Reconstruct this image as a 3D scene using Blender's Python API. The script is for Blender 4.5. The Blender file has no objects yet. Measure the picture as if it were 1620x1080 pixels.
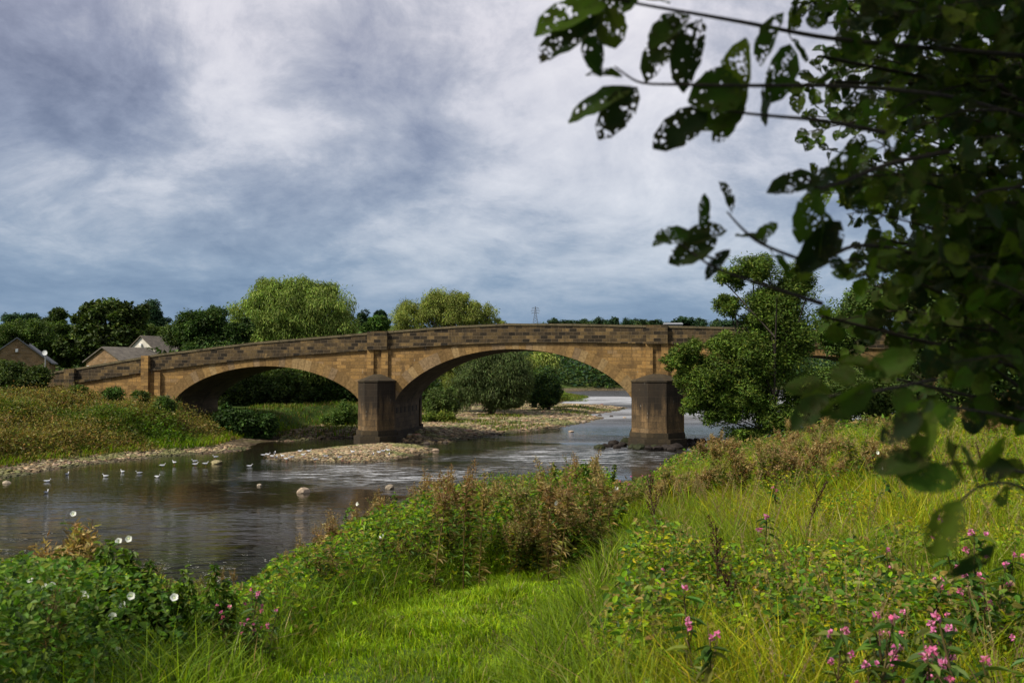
import bpy, math
import numpy as np
from mathutils import Vector, Matrix

R = math.radians
scene = bpy.context.scene
col = scene.collection

# ------------------------------------------------------------------ camera
F = 1575.0                       # focal length in pixels of the 1620 px wide photograph
EYE = 5.0
PITCH = math.atan(48.0 / F)
cam_d = bpy.data.cameras.new('camera')
cam_d.sensor_width = 36.0
cam_d.lens = 35.0
cam_d.clip_start = 0.05
cam_d.clip_end = 8000.0
cam_d.dof.use_dof = True
cam_d.dof.focus_distance = 45.0
cam_d.dof.aperture_fstop = 6.0
cam = bpy.data.objects.new('camera', cam_d)
cam.location = (0, 0, EYE)
cam.rotation_euler = (R(90) + PITCH, 0, 0)
col.objects.link(cam)
scene.camera = cam

# ------------------------------------------------------------------ sky and sun
SUN_EL, SUN_AZ = R(45), R(-116)      # azimuth measured from +Y towards +X : behind the camera, to the left
world = bpy.data.worlds.new('World')
scene.world = world
world.use_nodes = True
wn, wl = world.node_tree.nodes, world.node_tree.links
wn.clear()


def ray(px, py):
    dx, dy = (px - 810.0) / F, (540.0 - py) / F
    return np.array([dx, math.cos(PITCH) - dy * math.sin(PITCH), math.sin(PITCH) + dy * math.cos(PITCH)])

class NT:
    """tiny helper to write node graphs in one line each"""
    def __init__(s, tree): s.t = tree
    def n(s, kind, ins=None, **props):
        nd = s.t.nodes.new(kind)
        for k, v in props.items(): setattr(nd, k, v)
        for k, v in (ins or {}).items():
            sock = nd.inputs[k]
            if isinstance(v, bpy.types.NodeSocket): s.t.links.new(v, sock)
            else: sock.default_value = v
        return nd
    def math(s, op, a, b=0.0, c=0.0, clamp=False):
        nd = s.n('ShaderNodeMath', {0: a, 1: b, 2: c}, operation=op); nd.use_clamp = clamp
        return nd.outputs[0]
    def ramp(s, fac, stops, interp='LINEAR'):
        nd = s.n('ShaderNodeValToRGB', {0: fac}); cr = nd.color_ramp; cr.interpolation = interp
        while len(cr.elements) > 1: cr.elements.remove(cr.elements[-1])
        for i, (p, c) in enumerate(stops):
            e = cr.elements[0] if i == 0 else cr.elements.new(p)
            e.position = p
            e.color = (c[0], c[1], c[2], 1) if isinstance(c, (tuple, list)) else (c, c, c, 1)
        return nd.outputs[0]
    def mix(s, fac, a, b, blend='MIX'):
        nd = s.n('ShaderNodeMix', data_type='RGBA', blend_type=blend)
        for k, v in ((0, fac), (6, a), (7, b)):
            if isinstance(v, bpy.types.NodeSocket): s.t.links.new(v, nd.inputs[k])
            elif k == 0: nd.inputs[0].default_value = v
            else: nd.inputs[k].default_value = (v[0], v[1], v[2], 1)
        return nd.outputs[2]
    def noise(s, vec, scale, detail=4.0, rough=0.5, dist=0.0, out=0):
        return s.n('ShaderNodeTexNoise', {'Vector': vec, 'Scale': scale, 'Detail': detail, 'Roughness': rough, 'Distortion': dist}).outputs[out]


w = NT(world.node_tree)
sky = w.n('ShaderNodeTexSky', sky_type='NISHITA', sun_disc=False, sun_elevation=SUN_EL, sun_rotation=SUN_AZ)
tc = w.n('ShaderNodeTexCoord').outputs['Generated']
sep = w.n('ShaderNodeSeparateXYZ', {0: tc})
zz = w.math('MAXIMUM', sep.outputs[2], 0.0)
den = w.math('ADD', zz, 0.20)
px_ = w.math('DIVIDE', sep.outputs[0], den)
py_ = w.math('DIVIDE', sep.outputs[1], den)
pv = w.n('ShaderNodeCombineXYZ', {0: sep.outputs[0], 1: sep.outputs[1], 2: w.math('MULTIPLY', w.math('LOGARITHM', w.math('ADD', zz, 0.09), 2.718), 0.50)}).outputs[0]
n1 = w.noise(pv, 5.2, 12.0, 0.62, 0.35)
n2 = w.noise(w.n('ShaderNodeVectorMath', {0: pv, 1: (5.2, 1.3, 0)}, operation='ADD').outputs[0], 2.2, 4.0, 0.5, 0.2)
n3 = w.noise(pv, 15.0, 9.0, 0.66, 0.5)
dens = w.math('ADD', w.math('MULTIPLY', n1, 0.60), w.math('ADD', w.math('MULTIPLY', n2, 0.28), w.math('MULTIPLY', n3, 0.19)))
# thicker cloud to the upper left, thinner in the middle of the sky
dens = w.math('SUBTRACT', dens, w.math('MULTIPLY', w.math('MINIMUM', sep.outputs[0], 0.1), 0.08))
def bank(px, py, rad, amt):
    """a thicker (or thinner) bank of cloud around one direction of the sky"""
    d0 = Vector(ray(px, py)).normalized()
    wv = w.n('ShaderNodeVectorMath', {0: tc, 1: w.n('ShaderNodeVectorMath', {0: w.noise(pv, 7.0, 6.0, 0.65, out=1), 'Scale': 0.16}, operation='SCALE').outputs[0]}, operation='ADD').outputs[0]
    l = w.n('ShaderNodeVectorMath', {0: wv, 1: tuple(d0 + Vector((0.08, 0.08, 0.08)))}, operation='DISTANCE').outputs['Value']
    return w.math('MULTIPLY', w.ramp(l, [(0.0, 1.0), (rad * 0.4, 0.7), (rad, 0.0)], 'EASE'), amt)
for b_ in ((60, 110, 0.16, 0.09), (200, 180, 0.10, 0.07), (560, 90, 0.08, 0.05), (480, 60, 0.14, -0.03), (800, 110, 0.28, -0.025), (1000, 250, 0.25, -0.05), (250, 300, 0.18, -0.04), (430, 380, 0.10, 0.05), (760, 400, 0.14, 0.05)):
    dens = w.math('ADD', dens, bank(*b_))
cloud_hi = w.ramp(dens, [(0.34, (0.76, 0.74, 0.77)), (0.47, (0.60, 0.59, 0.645)), (0.54, (0.42, 0.43, 0.50)), (0.63, (0.26, 0.28, 0.37)), (0.74, (0.14, 0.155, 0.23))])
cloud_lo = w.ramp(dens, [(0.34, (0.56, 0.61, 0.68)), (0.46, (0.36, 0.43, 0.52)), (0.56, (0.20, 0.285, 0.40)), (0.68, (0.11, 0.18, 0.29))])
elev = w.ramp(zz, [(0.02, 0.0), (0.10, 0.15), (0.20, 0.60), (0.32, 1.0)])
cloud = w.mix(elev, cloud_lo, cloud_hi)
cloud = w.mix(w.ramp(zz, [(0.0, 0.75), (0.12, 0.0)]), cloud, (0.125, 0.215, 0.36))
bg1 = w.n('ShaderNodeBackground', {'Color': sky.outputs[0], 'Strength': 0.10})
bg2 = w.n('ShaderNodeBackground', {'Color': cloud, 'Strength': 1.02})
mx = w.n('ShaderNodeMixShader', {0: 0.93, 1: bg1.outputs[0], 2: bg2.outputs[0]})
wo = w.n('ShaderNodeOutputWorld', {'Surface': mx.outputs[0]})

sun_d = bpy.data.lights.new('sun', 'SUN')
sun_d.energy = 5.0
sun_d.angle = R(11)
sun_d.color = (1.0, 0.93, 0.80)
sun = bpy.data.objects.new('sun', sun_d)
sdir = Vector((math.sin(SUN_AZ) * math.cos(SUN_EL), math.cos(SUN_AZ) * math.cos(SUN_EL), math.sin(SUN_EL)))
sun.rotation_euler = sdir.to_track_quat('Z', 'Y').to_euler()
sun.location = (-30, -30, 60)
col.objects.link(sun)
vs = scene.view_settings
vs.view_transform = 'Standard'; vs.look = 'None'; vs.gamma = 1.0; vs.use_curve_mapping = False
vs.exposure = 0.27
scene.cycles.use_denoising = True
scene.cycles.max_bounces = 6
scene.cycles.diffuse_bounces = 3
scene.cycles.glossy_bounces = 3
scene.cycles.transmission_bounces = 3
scene.cycles.transparent_max_bounces = 14
scene.cycles.sample_clamp_indirect = 4.0

# ------------------------------------------------------------------ helpers
def at(px, py, Y):
    d = ray(px, py); t = Y / d[1]
    return np.array([d[0] * t, Y, EYE + d[2] * t])

def on_water(px, py):
    d = ray(px, py); t = -EYE / d[2]
    return np.array([d[0] * t, d[1] * t, 0.0])

def tag(o, label=None, cat=None, group=None, kind=None):
    if label: o['label'] = label
    if cat: o['category'] = cat
    if group: o['group'] = group
    if kind: o['kind'] = kind
    return o

def empty(name, loc=(0, 0, 0), rz=0.0):
    o = bpy.data.objects.new(name, None); o.empty_display_size = 0.2
    o.location = loc; o.rotation_euler = (0, 0, rz); col.objects.link(o)
    return o

def copy_tree(o, parent=None):
    c = o.copy(); col.objects.link(c)
    if parent is not None: c.parent = parent
    for ch in list(KIDS.get(o.name, ())):
        cc = copy_tree(ch, c); KIDS.setdefault(c.name, []).append(cc)
    return c
KIDS = {}

def nrm(a):
    return a / np.maximum(np.linalg.norm(a, axis=-1, keepdims=True), 1e-9)

def hash2(ix, iy, seed):
    h = (ix.astype(np.int64) * 374761393 + iy.astype(np.int64) * 668265263 + seed * 982451653) & 0xFFFFFFFF
    h = ((h ^ (h >> 13)) * 1274126177) & 0xFFFFFFFF
    h = h ^ (h >> 16)
    return (h & 0xFFFF) / 65535.0

def vnoise(x, y, scale=1.0, seed=0, octaves=3):
    x = np.asarray(x, float) * scale; y = np.asarray(y, float) * scale
    tot = 0; amp = 1.0; s = 0
    for o in range(octaves):
        ix, iy = np.floor(x), np.floor(y); fx, fy = x - ix, y - iy
        fx = fx * fx * (3 - 2 * fx); fy = fy * fy * (3 - 2 * fy)
        a = hash2(ix, iy, seed + o); b = hash2(ix + 1, iy, seed + o)
        c = hash2(ix, iy + 1, seed + o); d = hash2(ix + 1, iy + 1, seed + o)
        tot = tot + amp * ((a * (1 - fx) + b * fx) * (1 - fy) + (c * (1 - fx) + d * fx) * fy)
        s += amp; amp *= 0.5; x = x * 2.03 + 7.1; y = y * 2.03 + 3.3
    return tot / s

def sstep(a, b, x):
    t = np.clip((x - a) / (b - a), 0, 1)
    return t * t * (3 - 2 * t)

class MB:
    """collects vertices, triangles / quads, colours and uvs for ONE mesh"""
    def __init__(s): s.v = []; s.t = []; s.q = []; s.c = []; s.u = []; s.n = 0
    def add(s, v, tris=None, quads=None, c=(1, 1, 1), uv=None):
        v = np.asarray(v, np.float32).reshape(-1, 3); k = len(v)
        s.v.append(v)
        if tris is not None and len(tris): s.t.append(np.asarray(tris, np.int64).reshape(-1, 3) + s.n)
        if quads is not None and len(quads): s.q.append(np.asarray(quads, np.int64).reshape(-1, 4) + s.n)
        c = np.asarray(c, np.float32)
        s.c.append(np.broadcast_to(c, (k, 3)) if c.ndim == 1 else c)
        s.u.append(np.zeros((k, 2), np.float32) if uv is None else np.asarray(uv, np.float32))
        s.n += k
    def build(s, name, mat=None, parent=None, smooth=False, loc=None, rz=0.0, uv=False):
        me = bpy.data.meshes.new(name)
        V = np.concatenate(s.v); C = np.concatenate(s.c)
        T = np.concatenate(s.t) if s.t else np.zeros((0, 3), np.int64)
        Q = np.concatenate(s.q) if s.q else np.zeros((0, 4), np.int64)
        nl = len(T) * 3 + len(Q) * 4
        me.vertices.add(len(V)); me.vertices.foreach_set('co', V.ravel())
        me.loops.add(nl)
        li = np.concatenate([T.ravel(), Q.ravel()]).astype(np.int32)
        me.loops.foreach_set('vertex_index', li)
        me.polygons.add(len(T) + len(Q))
        ls = np.concatenate([np.arange(len(T)) * 3, len(T) * 3 + np.arange(len(Q)) * 4]).astype(np.int32)
        me.polygons.foreach_set('loop_start', ls)
        me.polygons.foreach_set('use_smooth', np.full(len(T) + len(Q), bool(smooth)))
        me.update(calc_edges=True)
        at_ = me.attributes.new('Col', 'FLOAT_COLOR', 'POINT')
        at_.data.foreach_set('color', np.concatenate([C, np.ones((len(C), 1), np.float32)], 1).astype(np.float32).ravel())
        if uv:
            U = np.concatenate(s.u)
            lay = me.uv_layers.new(name='UVMap')
            lay.data.foreach_set('uv', U[li].ravel())
        if mat: me.materials.append(mat)
        o = bpy.data.objects.new(name, me); col.objects.link(o)
        if loc is not None: o.location = loc
        o.rotation_euler.z = rz
        if parent is not None:
            o.parent = parent; KIDS.setdefault(parent.name, []).append(o)
        return o

def tube(mb, pts, rad, sides=6, c=(1, 1, 1), cap=True):
    pts = np.asarray(pts, float); n = len(pts); rad = np.broadcast_to(np.asarray(rad, float), (n,))
    tan = nrm(np.gradient(pts, axis=0))
    ref = np.array([0, 0, 1.0]) if abs(tan[0][2]) < 0.9 else np.array([1.0, 0, 0])
    a = nrm(np.cross(tan, ref)); b = np.cross(tan, a)
    ang = np.arange(sides) * 2 * math.pi / sides
    ring = pts[:, None, :] + rad[:, None, None] * (np.cos(ang)[None, :, None] * a[:, None, :] + np.sin(ang)[None, :, None] * b[:, None, :])
    v = ring.reshape(-1, 3)
    i = np.arange(n - 1)[:, None] * sides; j = np.arange(sides)[None, :]; j2 = (j + 1) % sides
    q = np.stack([i + j, i + j2, i + sides + j2, i + sides + j], -1).reshape(-1, 4)
    t = []
    if cap:
        v = np.concatenate([v, pts[-1:], pts[:1]])
        k = n * sides
        t = [[k, (n - 1) * sides + (m + 1) % sides, (n - 1) * sides + m] for m in range(sides)] + [[k + 1, m, (m + 1) % sides] for m in range(sides)]
    mb.add(v, t, q, c)

def box(mb, lo, hi, c=(1, 1, 1), M=None):
    x0, y0, z0 = lo; x1, y1, z1 = hi
    v = np.array([[x0, y0, z0], [x1, y0, z0], [x1, y1, z0], [x0, y1, z0], [x0, y0, z1], [x1, y0, z1], [x1, y1, z1], [x0, y1, z1]], float)
    if M is not None: v = v @ M[:3, :3].T + M[:3, 3]
    mb.add(v, None, [[0, 3, 2, 1], [4, 5, 6, 7], [0, 1, 5, 4], [1, 2, 6, 5], [2, 3, 7, 6], [3, 0, 4, 7]], c)

def leaves(mb, P, D, N, L, W, C, kind='lance', fold=0.25, droop=0.15):
    """many leaves at once: P base points, D directions, N rough normals"""
    n = len(P); D = nrm(D); S = nrm(np.cross(D, N)); N2 = np.cross(S, D)
    L = np.broadcast_to(np.asarray(L, float), (n,))[:, None]; W = np.broadcast_to(np.asarray(W, float), (n,))[:, None]
    C = np.broadcast_to(np.asarray(C, float), (n, 3))
    if kind == 'lance':
        mid = P + D * L * 0.42
        v = np.stack([P, mid + S * W * 0.5 + N2 * W * fold, P + D * L - N2 * L * droop, mid - S * W * 0.5 + N2 * W * fold], 1)
        k = 4; f = np.array([[0, 1, 2], [0, 2, 3]])
    else:
        a = P + D * L * 0.25; b = P + D * L * 0.65 - N2 * L * droop * 0.3
        v = np.stack([P, a + S * W * 0.46 + N2 * W * fold, b + S * W * 0.42 + N2 * W * fold * 0.8, P + D * L - N2 * L * droop,
                      b - S * W * 0.42 + N2 * W * fold * 0.8, a - S * W * 0.46 + N2 * W * fold], 1)
        k = 6; f = np.array([[0, 1, 2], [0, 2, 3], [0, 3, 4], [0, 4, 5]])
    idx = (np.arange(n) * k)[:, None, None] + f[None]
    mb.add(v.reshape(-1, 3), idx.reshape(-1, 3), None, np.repeat(C, k, 0))

def blades(mb, P, H, lean, W, C, tipC=None):
    """grass blades: P base, H height, lean (n,2) horizontal offset of the tip"""
    n = len(P); ang = np.arctan2(lean[:, 1], lean[:, 0]) + RNG.normal(0, 0.9, n) + math.pi / 2
    S = np.stack([np.cos(ang), np.sin(ang), np.zeros(n)], 1) * W[:, None] * 0.5
    l3 = np.concatenate([lean, np.zeros((n, 1))], 1)
    up = np.zeros((n, 3)); up[:, 2] = H
    m = P + up * 0.55 + l3 * 0.28
    ll = np.linalg.norm(lean, axis=1) / np.maximum(H, 1e-3)
    t = P + up * np.clip(1 - 0.33 * ll, 0.45, 1)[:, None] + l3
    v = np.stack([P - S, P + S, m + S * 0.8, m - S * 0.8, t], 1).reshape(-1, 3)
    b = np.arange(n)[:, None] * 5
    tris = (b + np.array([[3, 2, 4]]))
    quads = (b + np.array([[0, 1, 2, 3]]))
    C = np.broadcast_to(C, (n, 3))
    cc = np.repeat(C, 5, 0).reshape(n, 5, 3).copy()
    if tipC is not None: cc[:, 4] = tipC; cc[:, 2:4] = cc[:, 2:4] * 0.6 + np.broadcast_to(tipC, (n, 3))[:, None] * 0.4
    mb.add(v, tris, quads, cc.reshape(-1, 3))

RNG = np.random.default_rng(11)
def rng(seed):
    global RNG
    RNG = np.random.default_rng(seed); return RNG

def pick(pal, n, var=0.18):
    """n colours from a palette with some variation"""
    pal = np.asarray(pal, float); i = RNG.integers(0, len(pal), n)
    c = pal[i] * (1 + RNG.normal(0, var, (n, 1))) * (1 + RNG.normal(0, var * 0.35, (n, 3)))
    return np.clip(c, 0.003, 0.9)

# ------------------------------------------------------------------ materials
def new_mat(name):
    m = bpy.data.materials.new(name); m.use_nodes = True
    m.node_tree.nodes.clear(); return m, NT(m.node_tree)

def foliage_mat(name, trans=0.30, rough=0.5, vary=0.25, gain=1.0, spec=0.18):
    m, t = new_mat(name)
    c = t.n('ShaderNodeAttribute', attribute_name='Col').outputs['Color']
    rnd = t.n('ShaderNodeObjectInfo').outputs['Random']
    val = t.math('MULTIPLY_ADD', rnd, vary, (1 - vary / 2) * gain)
    hsv = t.n('ShaderNodeHueSaturation', {'Hue': t.math('MULTIPLY_ADD', rnd, 0.03, 0.485), 'Saturation': 1.0, 'Value': val, 'Color': c}).outputs[0]
    p = t.n('ShaderNodeBsdfPrincipled', {'Base Color': hsv, 'Roughness': rough, 'Specular IOR Level': spec})
    tr = t.n('ShaderNodeBsdfTranslucent', {'Color': t.mix(1.0, hsv, (1.25, 1.35, 0.7), 'MULTIPLY')})
    mxn = t.n('ShaderNodeMixShader', {0: trans, 1: p.outputs[0], 2: tr.outputs[0]})
    t.n('ShaderNodeOutputMaterial', {'Surface': mxn.outputs[0]})
    return m

def plain_mat(name, rough=0.8, bump=0.0, bscale=20.0, mul=None, spec=0.3):
    m, t = new_mat(name)
    c = t.n('ShaderNodeAttribute', attribute_name='Col').outputs['Color']
    pos = t.n('ShaderNodeTexCoord').outputs['Object']
    nz = t.noise(pos, bscale, 5.0, 0.6)
    c = t.mix(1.0, c, t.ramp(nz, [(0.3, 0.6), (0.7, 1.3)]), 'MULTIPLY')
    ins = {'Base Color': c, 'Roughness': rough, 'Specular IOR Level': spec}
    if bump: ins['Normal'] = t.n('ShaderNodeBump', {'Height': nz, 'Strength': bump, 'Distance': 0.05}).outputs[0]
    p = t.n('ShaderNodeBsdfPrincipled', ins)
    t.n('ShaderNodeOutputMaterial', {'Surface': p.outputs[0]})
    return m

M_LEAF = foliage_mat('leaf', 0.36)
M_TREE = foliage_mat('tree_leaf', 0.22, 0.6, 0.10)
M_PETAL = foliage_mat('petal', 0.35, 0.5, 0.1)
M_BARK = plain_mat('bark', 0.9, 0.6, 9.0)
M_PLAIN = plain_mat('plain', 0.8, 0.0, 3.0)
M_ROCK = plain_mat('rock', 0.8, 0.5, 5.0)
M_GULL = plain_mat('feather', 0.7, 0.0, 1.0)

def holey_leaf_mat():
    m, t = new_mat('eaten_leaf')
    c = t.n('ShaderNodeAttribute', attribute_name='Col').outputs['Color']
    uv = t.n('ShaderNodeUVMap', uv_map='UVMap').outputs[0]
    nz = t.noise(uv, 1.6, 3.0, 0.5)
    v1 = t.n('ShaderNodeTexVoronoi', {'Vector': uv, 'Scale': 7.0, 'Randomness': 1.0}).outputs['Distance']
    v2 = t.n('ShaderNodeTexVoronoi', {'Vector': uv, 'Scale': 3.4, 'Randomness': 1.0}).outputs['Distance']
    thr = t.ramp(nz, [(0.42, 0.0), (0.54, 0.26), (0.66, 0.46)])
    thr2 = t.ramp(nz, [(0.50, 0.0), (0.66, 0.34)])
    hole = t.math('MAXIMUM', t.math('LESS_THAN', v1, thr), t.math('LESS_THAN', v2, thr2))
    brown = t.ramp(nz, [(0.44, 0.0), (0.66, 0.45)])
    c = t.mix(brown, c, (0.06, 0.04, 0.018))
    p = t.n('ShaderNodeBsdfPrincipled', {'Base Color': c, 'Roughness': 0.6, 'Specular IOR Level': 0.08})
    tr = t.n('ShaderNodeBsdfTranslucent', {'Color': t.mix(1.0, c, (1.3, 1.5, 0.6), 'MULTIPLY')})
    mxn = t.n('ShaderNodeMixShader', {0: 0.33, 1: p.outputs[0], 2: tr.outputs[0]})
    m2 = t.n('ShaderNodeMixShader', {0: hole, 1: mxn.outputs[0], 2: t.n('ShaderNodeBsdfTransparent').outputs[0]})
    t.n('ShaderNodeOutputMaterial', {'Surface': m2.outputs[0]})
    return m
M_EATEN = holey_leaf_mat()

def stone_mat(name, ramp_cols, mortar, bw=0.75, bh=0.30, dark=0.5, dark_col=(0.03, 0.025, 0.018), dscale=0.7, white=0.0, off=0.5, soot=False):
    """coursed sandstone from UV metres; stains are a pattern of their own"""
    m, t = new_mat(name)
    uv = t.n('ShaderNodeUVMap', uv_map='UVMap').outputs[0]
    wob = t.noise(uv, 1.3, 2.0, 0.5, out=1)
    uvw = t.mix(0.02, uv, wob, 'ADD')
    bk = t.n('ShaderNodeTexBrick', {'Vector': uvw, 'Scale': 1.0, 'Mortar Size': 0.012, 'Mortar Smooth': 0.3, 'Bias': 0.0,
                                    'Brick Width': bw, 'Row Height': bh, 'Color1': (0, 0, 0, 1), 'Color2': (1, 1, 1, 1), 'Mortar': (0.5, 0.5, 0.5, 1)}, offset=off)
    rnd = bk.outputs['Color']
    g = t.noise(uv, 0.55, 5.0, 0.6)
    f = t.noise(uv, 9.0, 6.0, 0.7)
    fac = t.math('ADD', t.math('MULTIPLY', t.n('ShaderNodeRGBToBW', {0: rnd}).outputs[0], 0.62), t.math('MULTIPLY', g, 0.42))
    c = t.ramp(fac, [(0.08 + 0.84 * i / (len(ramp_cols) - 1), cc) for i, cc in enumerate(ramp_cols)])
    c = t.mix(1.0, c, t.ramp(f, [(0.3, 0.62), (0.7, 1.3)]), 'MULTIPLY')
    # soot and lichen stains, longer downwards than wide
    sv = t.n('ShaderNodeMapping', {'Vector': uv, 'Scale': (1.6, 0.45, 1.0)}).outputs[0]
    st = t.noise(sv, dscale, 7.0, 0.65, 0.4)
    c = t.mix(t.ramp(st, [(0.62 - dark * 0.3, 0.0), (0.80 - dark * 0.3, 0.85)]), c, dark_col)
    if soot:   # black crust washed down from the cap, ragged lower edge
        v_ = t.n('ShaderNodeSeparateXYZ', {0: uv}).outputs[1]
        rg_ = t.noise(t.n('ShaderNodeMapping', {'Vector': uv, 'Scale': (2.4, 0.25, 1.0)}).outputs[0], 1.0, 5.0, 0.6)
        c = t.mix(t.ramp(t.math('MULTIPLY_ADD', rg_, 3.2, t.math('MULTIPLY', v_, 0.5)), [(0.55, 0.0), (1.0, 0.0)]) if False else
                  t.ramp(t.math('ADD', t.math('MULTIPLY', v_, 0.14), t.math('MULTIPLY', rg_, 0.9)), [(0.66, 0.0), (0.88, 0.9)]), c, (0.018, 0.015, 0.012))
    if white > 0:
        wv = t.n('ShaderNodeMapping', {'Vector': uv, 'Scale': (5.0, 0.9, 1.0), 'Location': (3.1, 7.7, 0)}).outputs[0]
        wn_ = t.noise(wv, 1.5, 3.0, 0.5)
        c = t.mix(t.ramp(wn_, [(0.70, 0.0), (0.76, white)]), c, (0.42, 0.40, 0.34))
    c = t.mix(t.math('MULTIPLY', bk.outputs['Fac'], 0.8), c, mortar)
    hgt = t.math('SUBTRACT', t.math('MULTIPLY', f, 0.5), bk.outputs['Fac'])
    bp = t.n('ShaderNodeBump', {'Height': hgt, 'Strength': 0.7, 'Distance': 0.03})
    p = t.n('ShaderNodeBsdfPrincipled', {'Base Color': c, 'Roughness': 0.9, 'Specular IOR Level': 0.2, 'Normal': bp.outputs[0]})
    t.n('ShaderNodeOutputMaterial', {'Surface': p.outputs[0]})
    return m

M_SPANDREL = stone_mat('spandrel_stone', [(0.10, 0.058, 0.024), (0.20, 0.118, 0.042), (0.265, 0.158, 0.055), (0.37, 0.215, 0.07), (0.22, 0.155, 0.09)], (0.15, 0.10, 0.05), 0.66, 0.25, 0.36, white=0.7, dark_col=(0.085, 0.055, 0.028), dscale=1.1)
M_PARAPET = stone_mat('parapet_stone', [(0.012, 0.010, 0.007), (0.03, 0.023, 0.014), (0.075, 0.052, 0.026), (0.13, 0.088, 0.038), (0.26, 0.17, 0.07)], (0.16, 0.12, 0.075), 0.50, 0.235, 0.46, dscale=1.6)
M_RING = plain_mat('arch_stone', 0.9, 0.35, 6.0, spec=0.15)
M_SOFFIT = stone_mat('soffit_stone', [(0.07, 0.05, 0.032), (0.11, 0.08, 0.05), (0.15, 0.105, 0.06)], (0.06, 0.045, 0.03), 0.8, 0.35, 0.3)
M_PIER = stone_mat('pier_stone', [(0.085, 0.058, 0.03), (0.13, 0.085, 0.042), (0.18, 0.115, 0.055), (0.15, 0.11, 0.065)], (0.06, 0.045, 0.03), 0.9, 0.42, 0.48, dscale=0.8, white=0.9, soot=True)
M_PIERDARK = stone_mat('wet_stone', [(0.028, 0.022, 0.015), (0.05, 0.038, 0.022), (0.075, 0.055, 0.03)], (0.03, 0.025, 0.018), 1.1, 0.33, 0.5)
M_COPING = stone_mat('coping_stone', [(0.10, 0.085, 0.05), (0.15, 0.12, 0.065), (0.12, 0.10, 0.06)], (0.05, 0.04, 0.025), 1.2, 1.0, 0.35)
M_HOUSE = stone_mat('house_stone', [(0.12, 0.075, 0.04), (0.20, 0.125, 0.06), (0.27, 0.17, 0.085), (0.20, 0.15, 0.10)], (0.16, 0.13, 0.09), 0.45, 0.22, 0.1)

# ------------------------------------------------------------------ terrain
RB = np.array([(-90, -40), (-55, -12), (-30, 2), (-16, 10), (-9.5, 16), (-6, 23), (-2, 31), (3, 40), (8, 50), (13, 58), (18, 66), (25, 76), (34, 88), (50, 105),
               (75, 130), (110, 155), (220, 200), (800, 300), (800, -300), (-90, -300)], float)
LB = np.array([(-800, -200), (-120, -60), (-60, 10), (-34, 34), (-24.5, 43), (-23.6, 51.8), (-20.9, 58.8), (-17.4, 63.5), (-17.6, 67), (-17.8, 71.5), (-15, 74), (-12, 76),
               (-10.6, 74.5), (-10.6, 71.0), (-5.6, 70.5), (-5.2, 71), (-0.6, 81), (3.5, 90), (6.9, 98), (9.5, 108), (8.0, 116), (13, 127), (15.5, 138), (8, 146), (6.5, 155),
               (10, 172), (15.5, 195), (13, 215), (10, 240), (20, 262), (60, 272), (160, 300), (800, 420), (800, 3000), (-800, 3000)], float)
ISL = np.array([(-14.2, 59.5), (-13.2, 56.6), (-10.5, 55.2), (-7.6, 55.6), (-6.4, 58.5), (-5.4, 62.0), (-5.2, 64.6), (-6.2, 67.2), (-8, 68.5), (-10.4, 67.6), (-12.6, 64.0)], float)

def sdist(poly, x, y):
    """signed distance, positive inside"""
    x = np.asarray(x, float); y = np.asarray(y, float)
    best = np.full(x.shape, 1e9); inside = np.zeros(x.shape, bool)
    n = len(poly)
    for i in range(n):
        ax, ay = poly[i]; bx, by = poly[(i + 1) % n]
        ex, ey = bx - ax, by - ay
        t = np.clip(((x - ax) * ex + (y - ay) * ey) / (ex * ex + ey * ey), 0, 1)
        best = np.minimum(best, np.hypot(x - ax - t * ex, y - ay - t * ey))
        c = ((ay > y) != (by > y))
        if ey != 0:
            inside ^= c & (x < ex * (y - ay) / ey + ax)
    return np.where(inside, best, -best)

def rb_h(d):
    return 3.3 * np.sin(np.clip(d / 15.0, 0, 1) * math.pi / 2) ** 1.1

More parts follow.
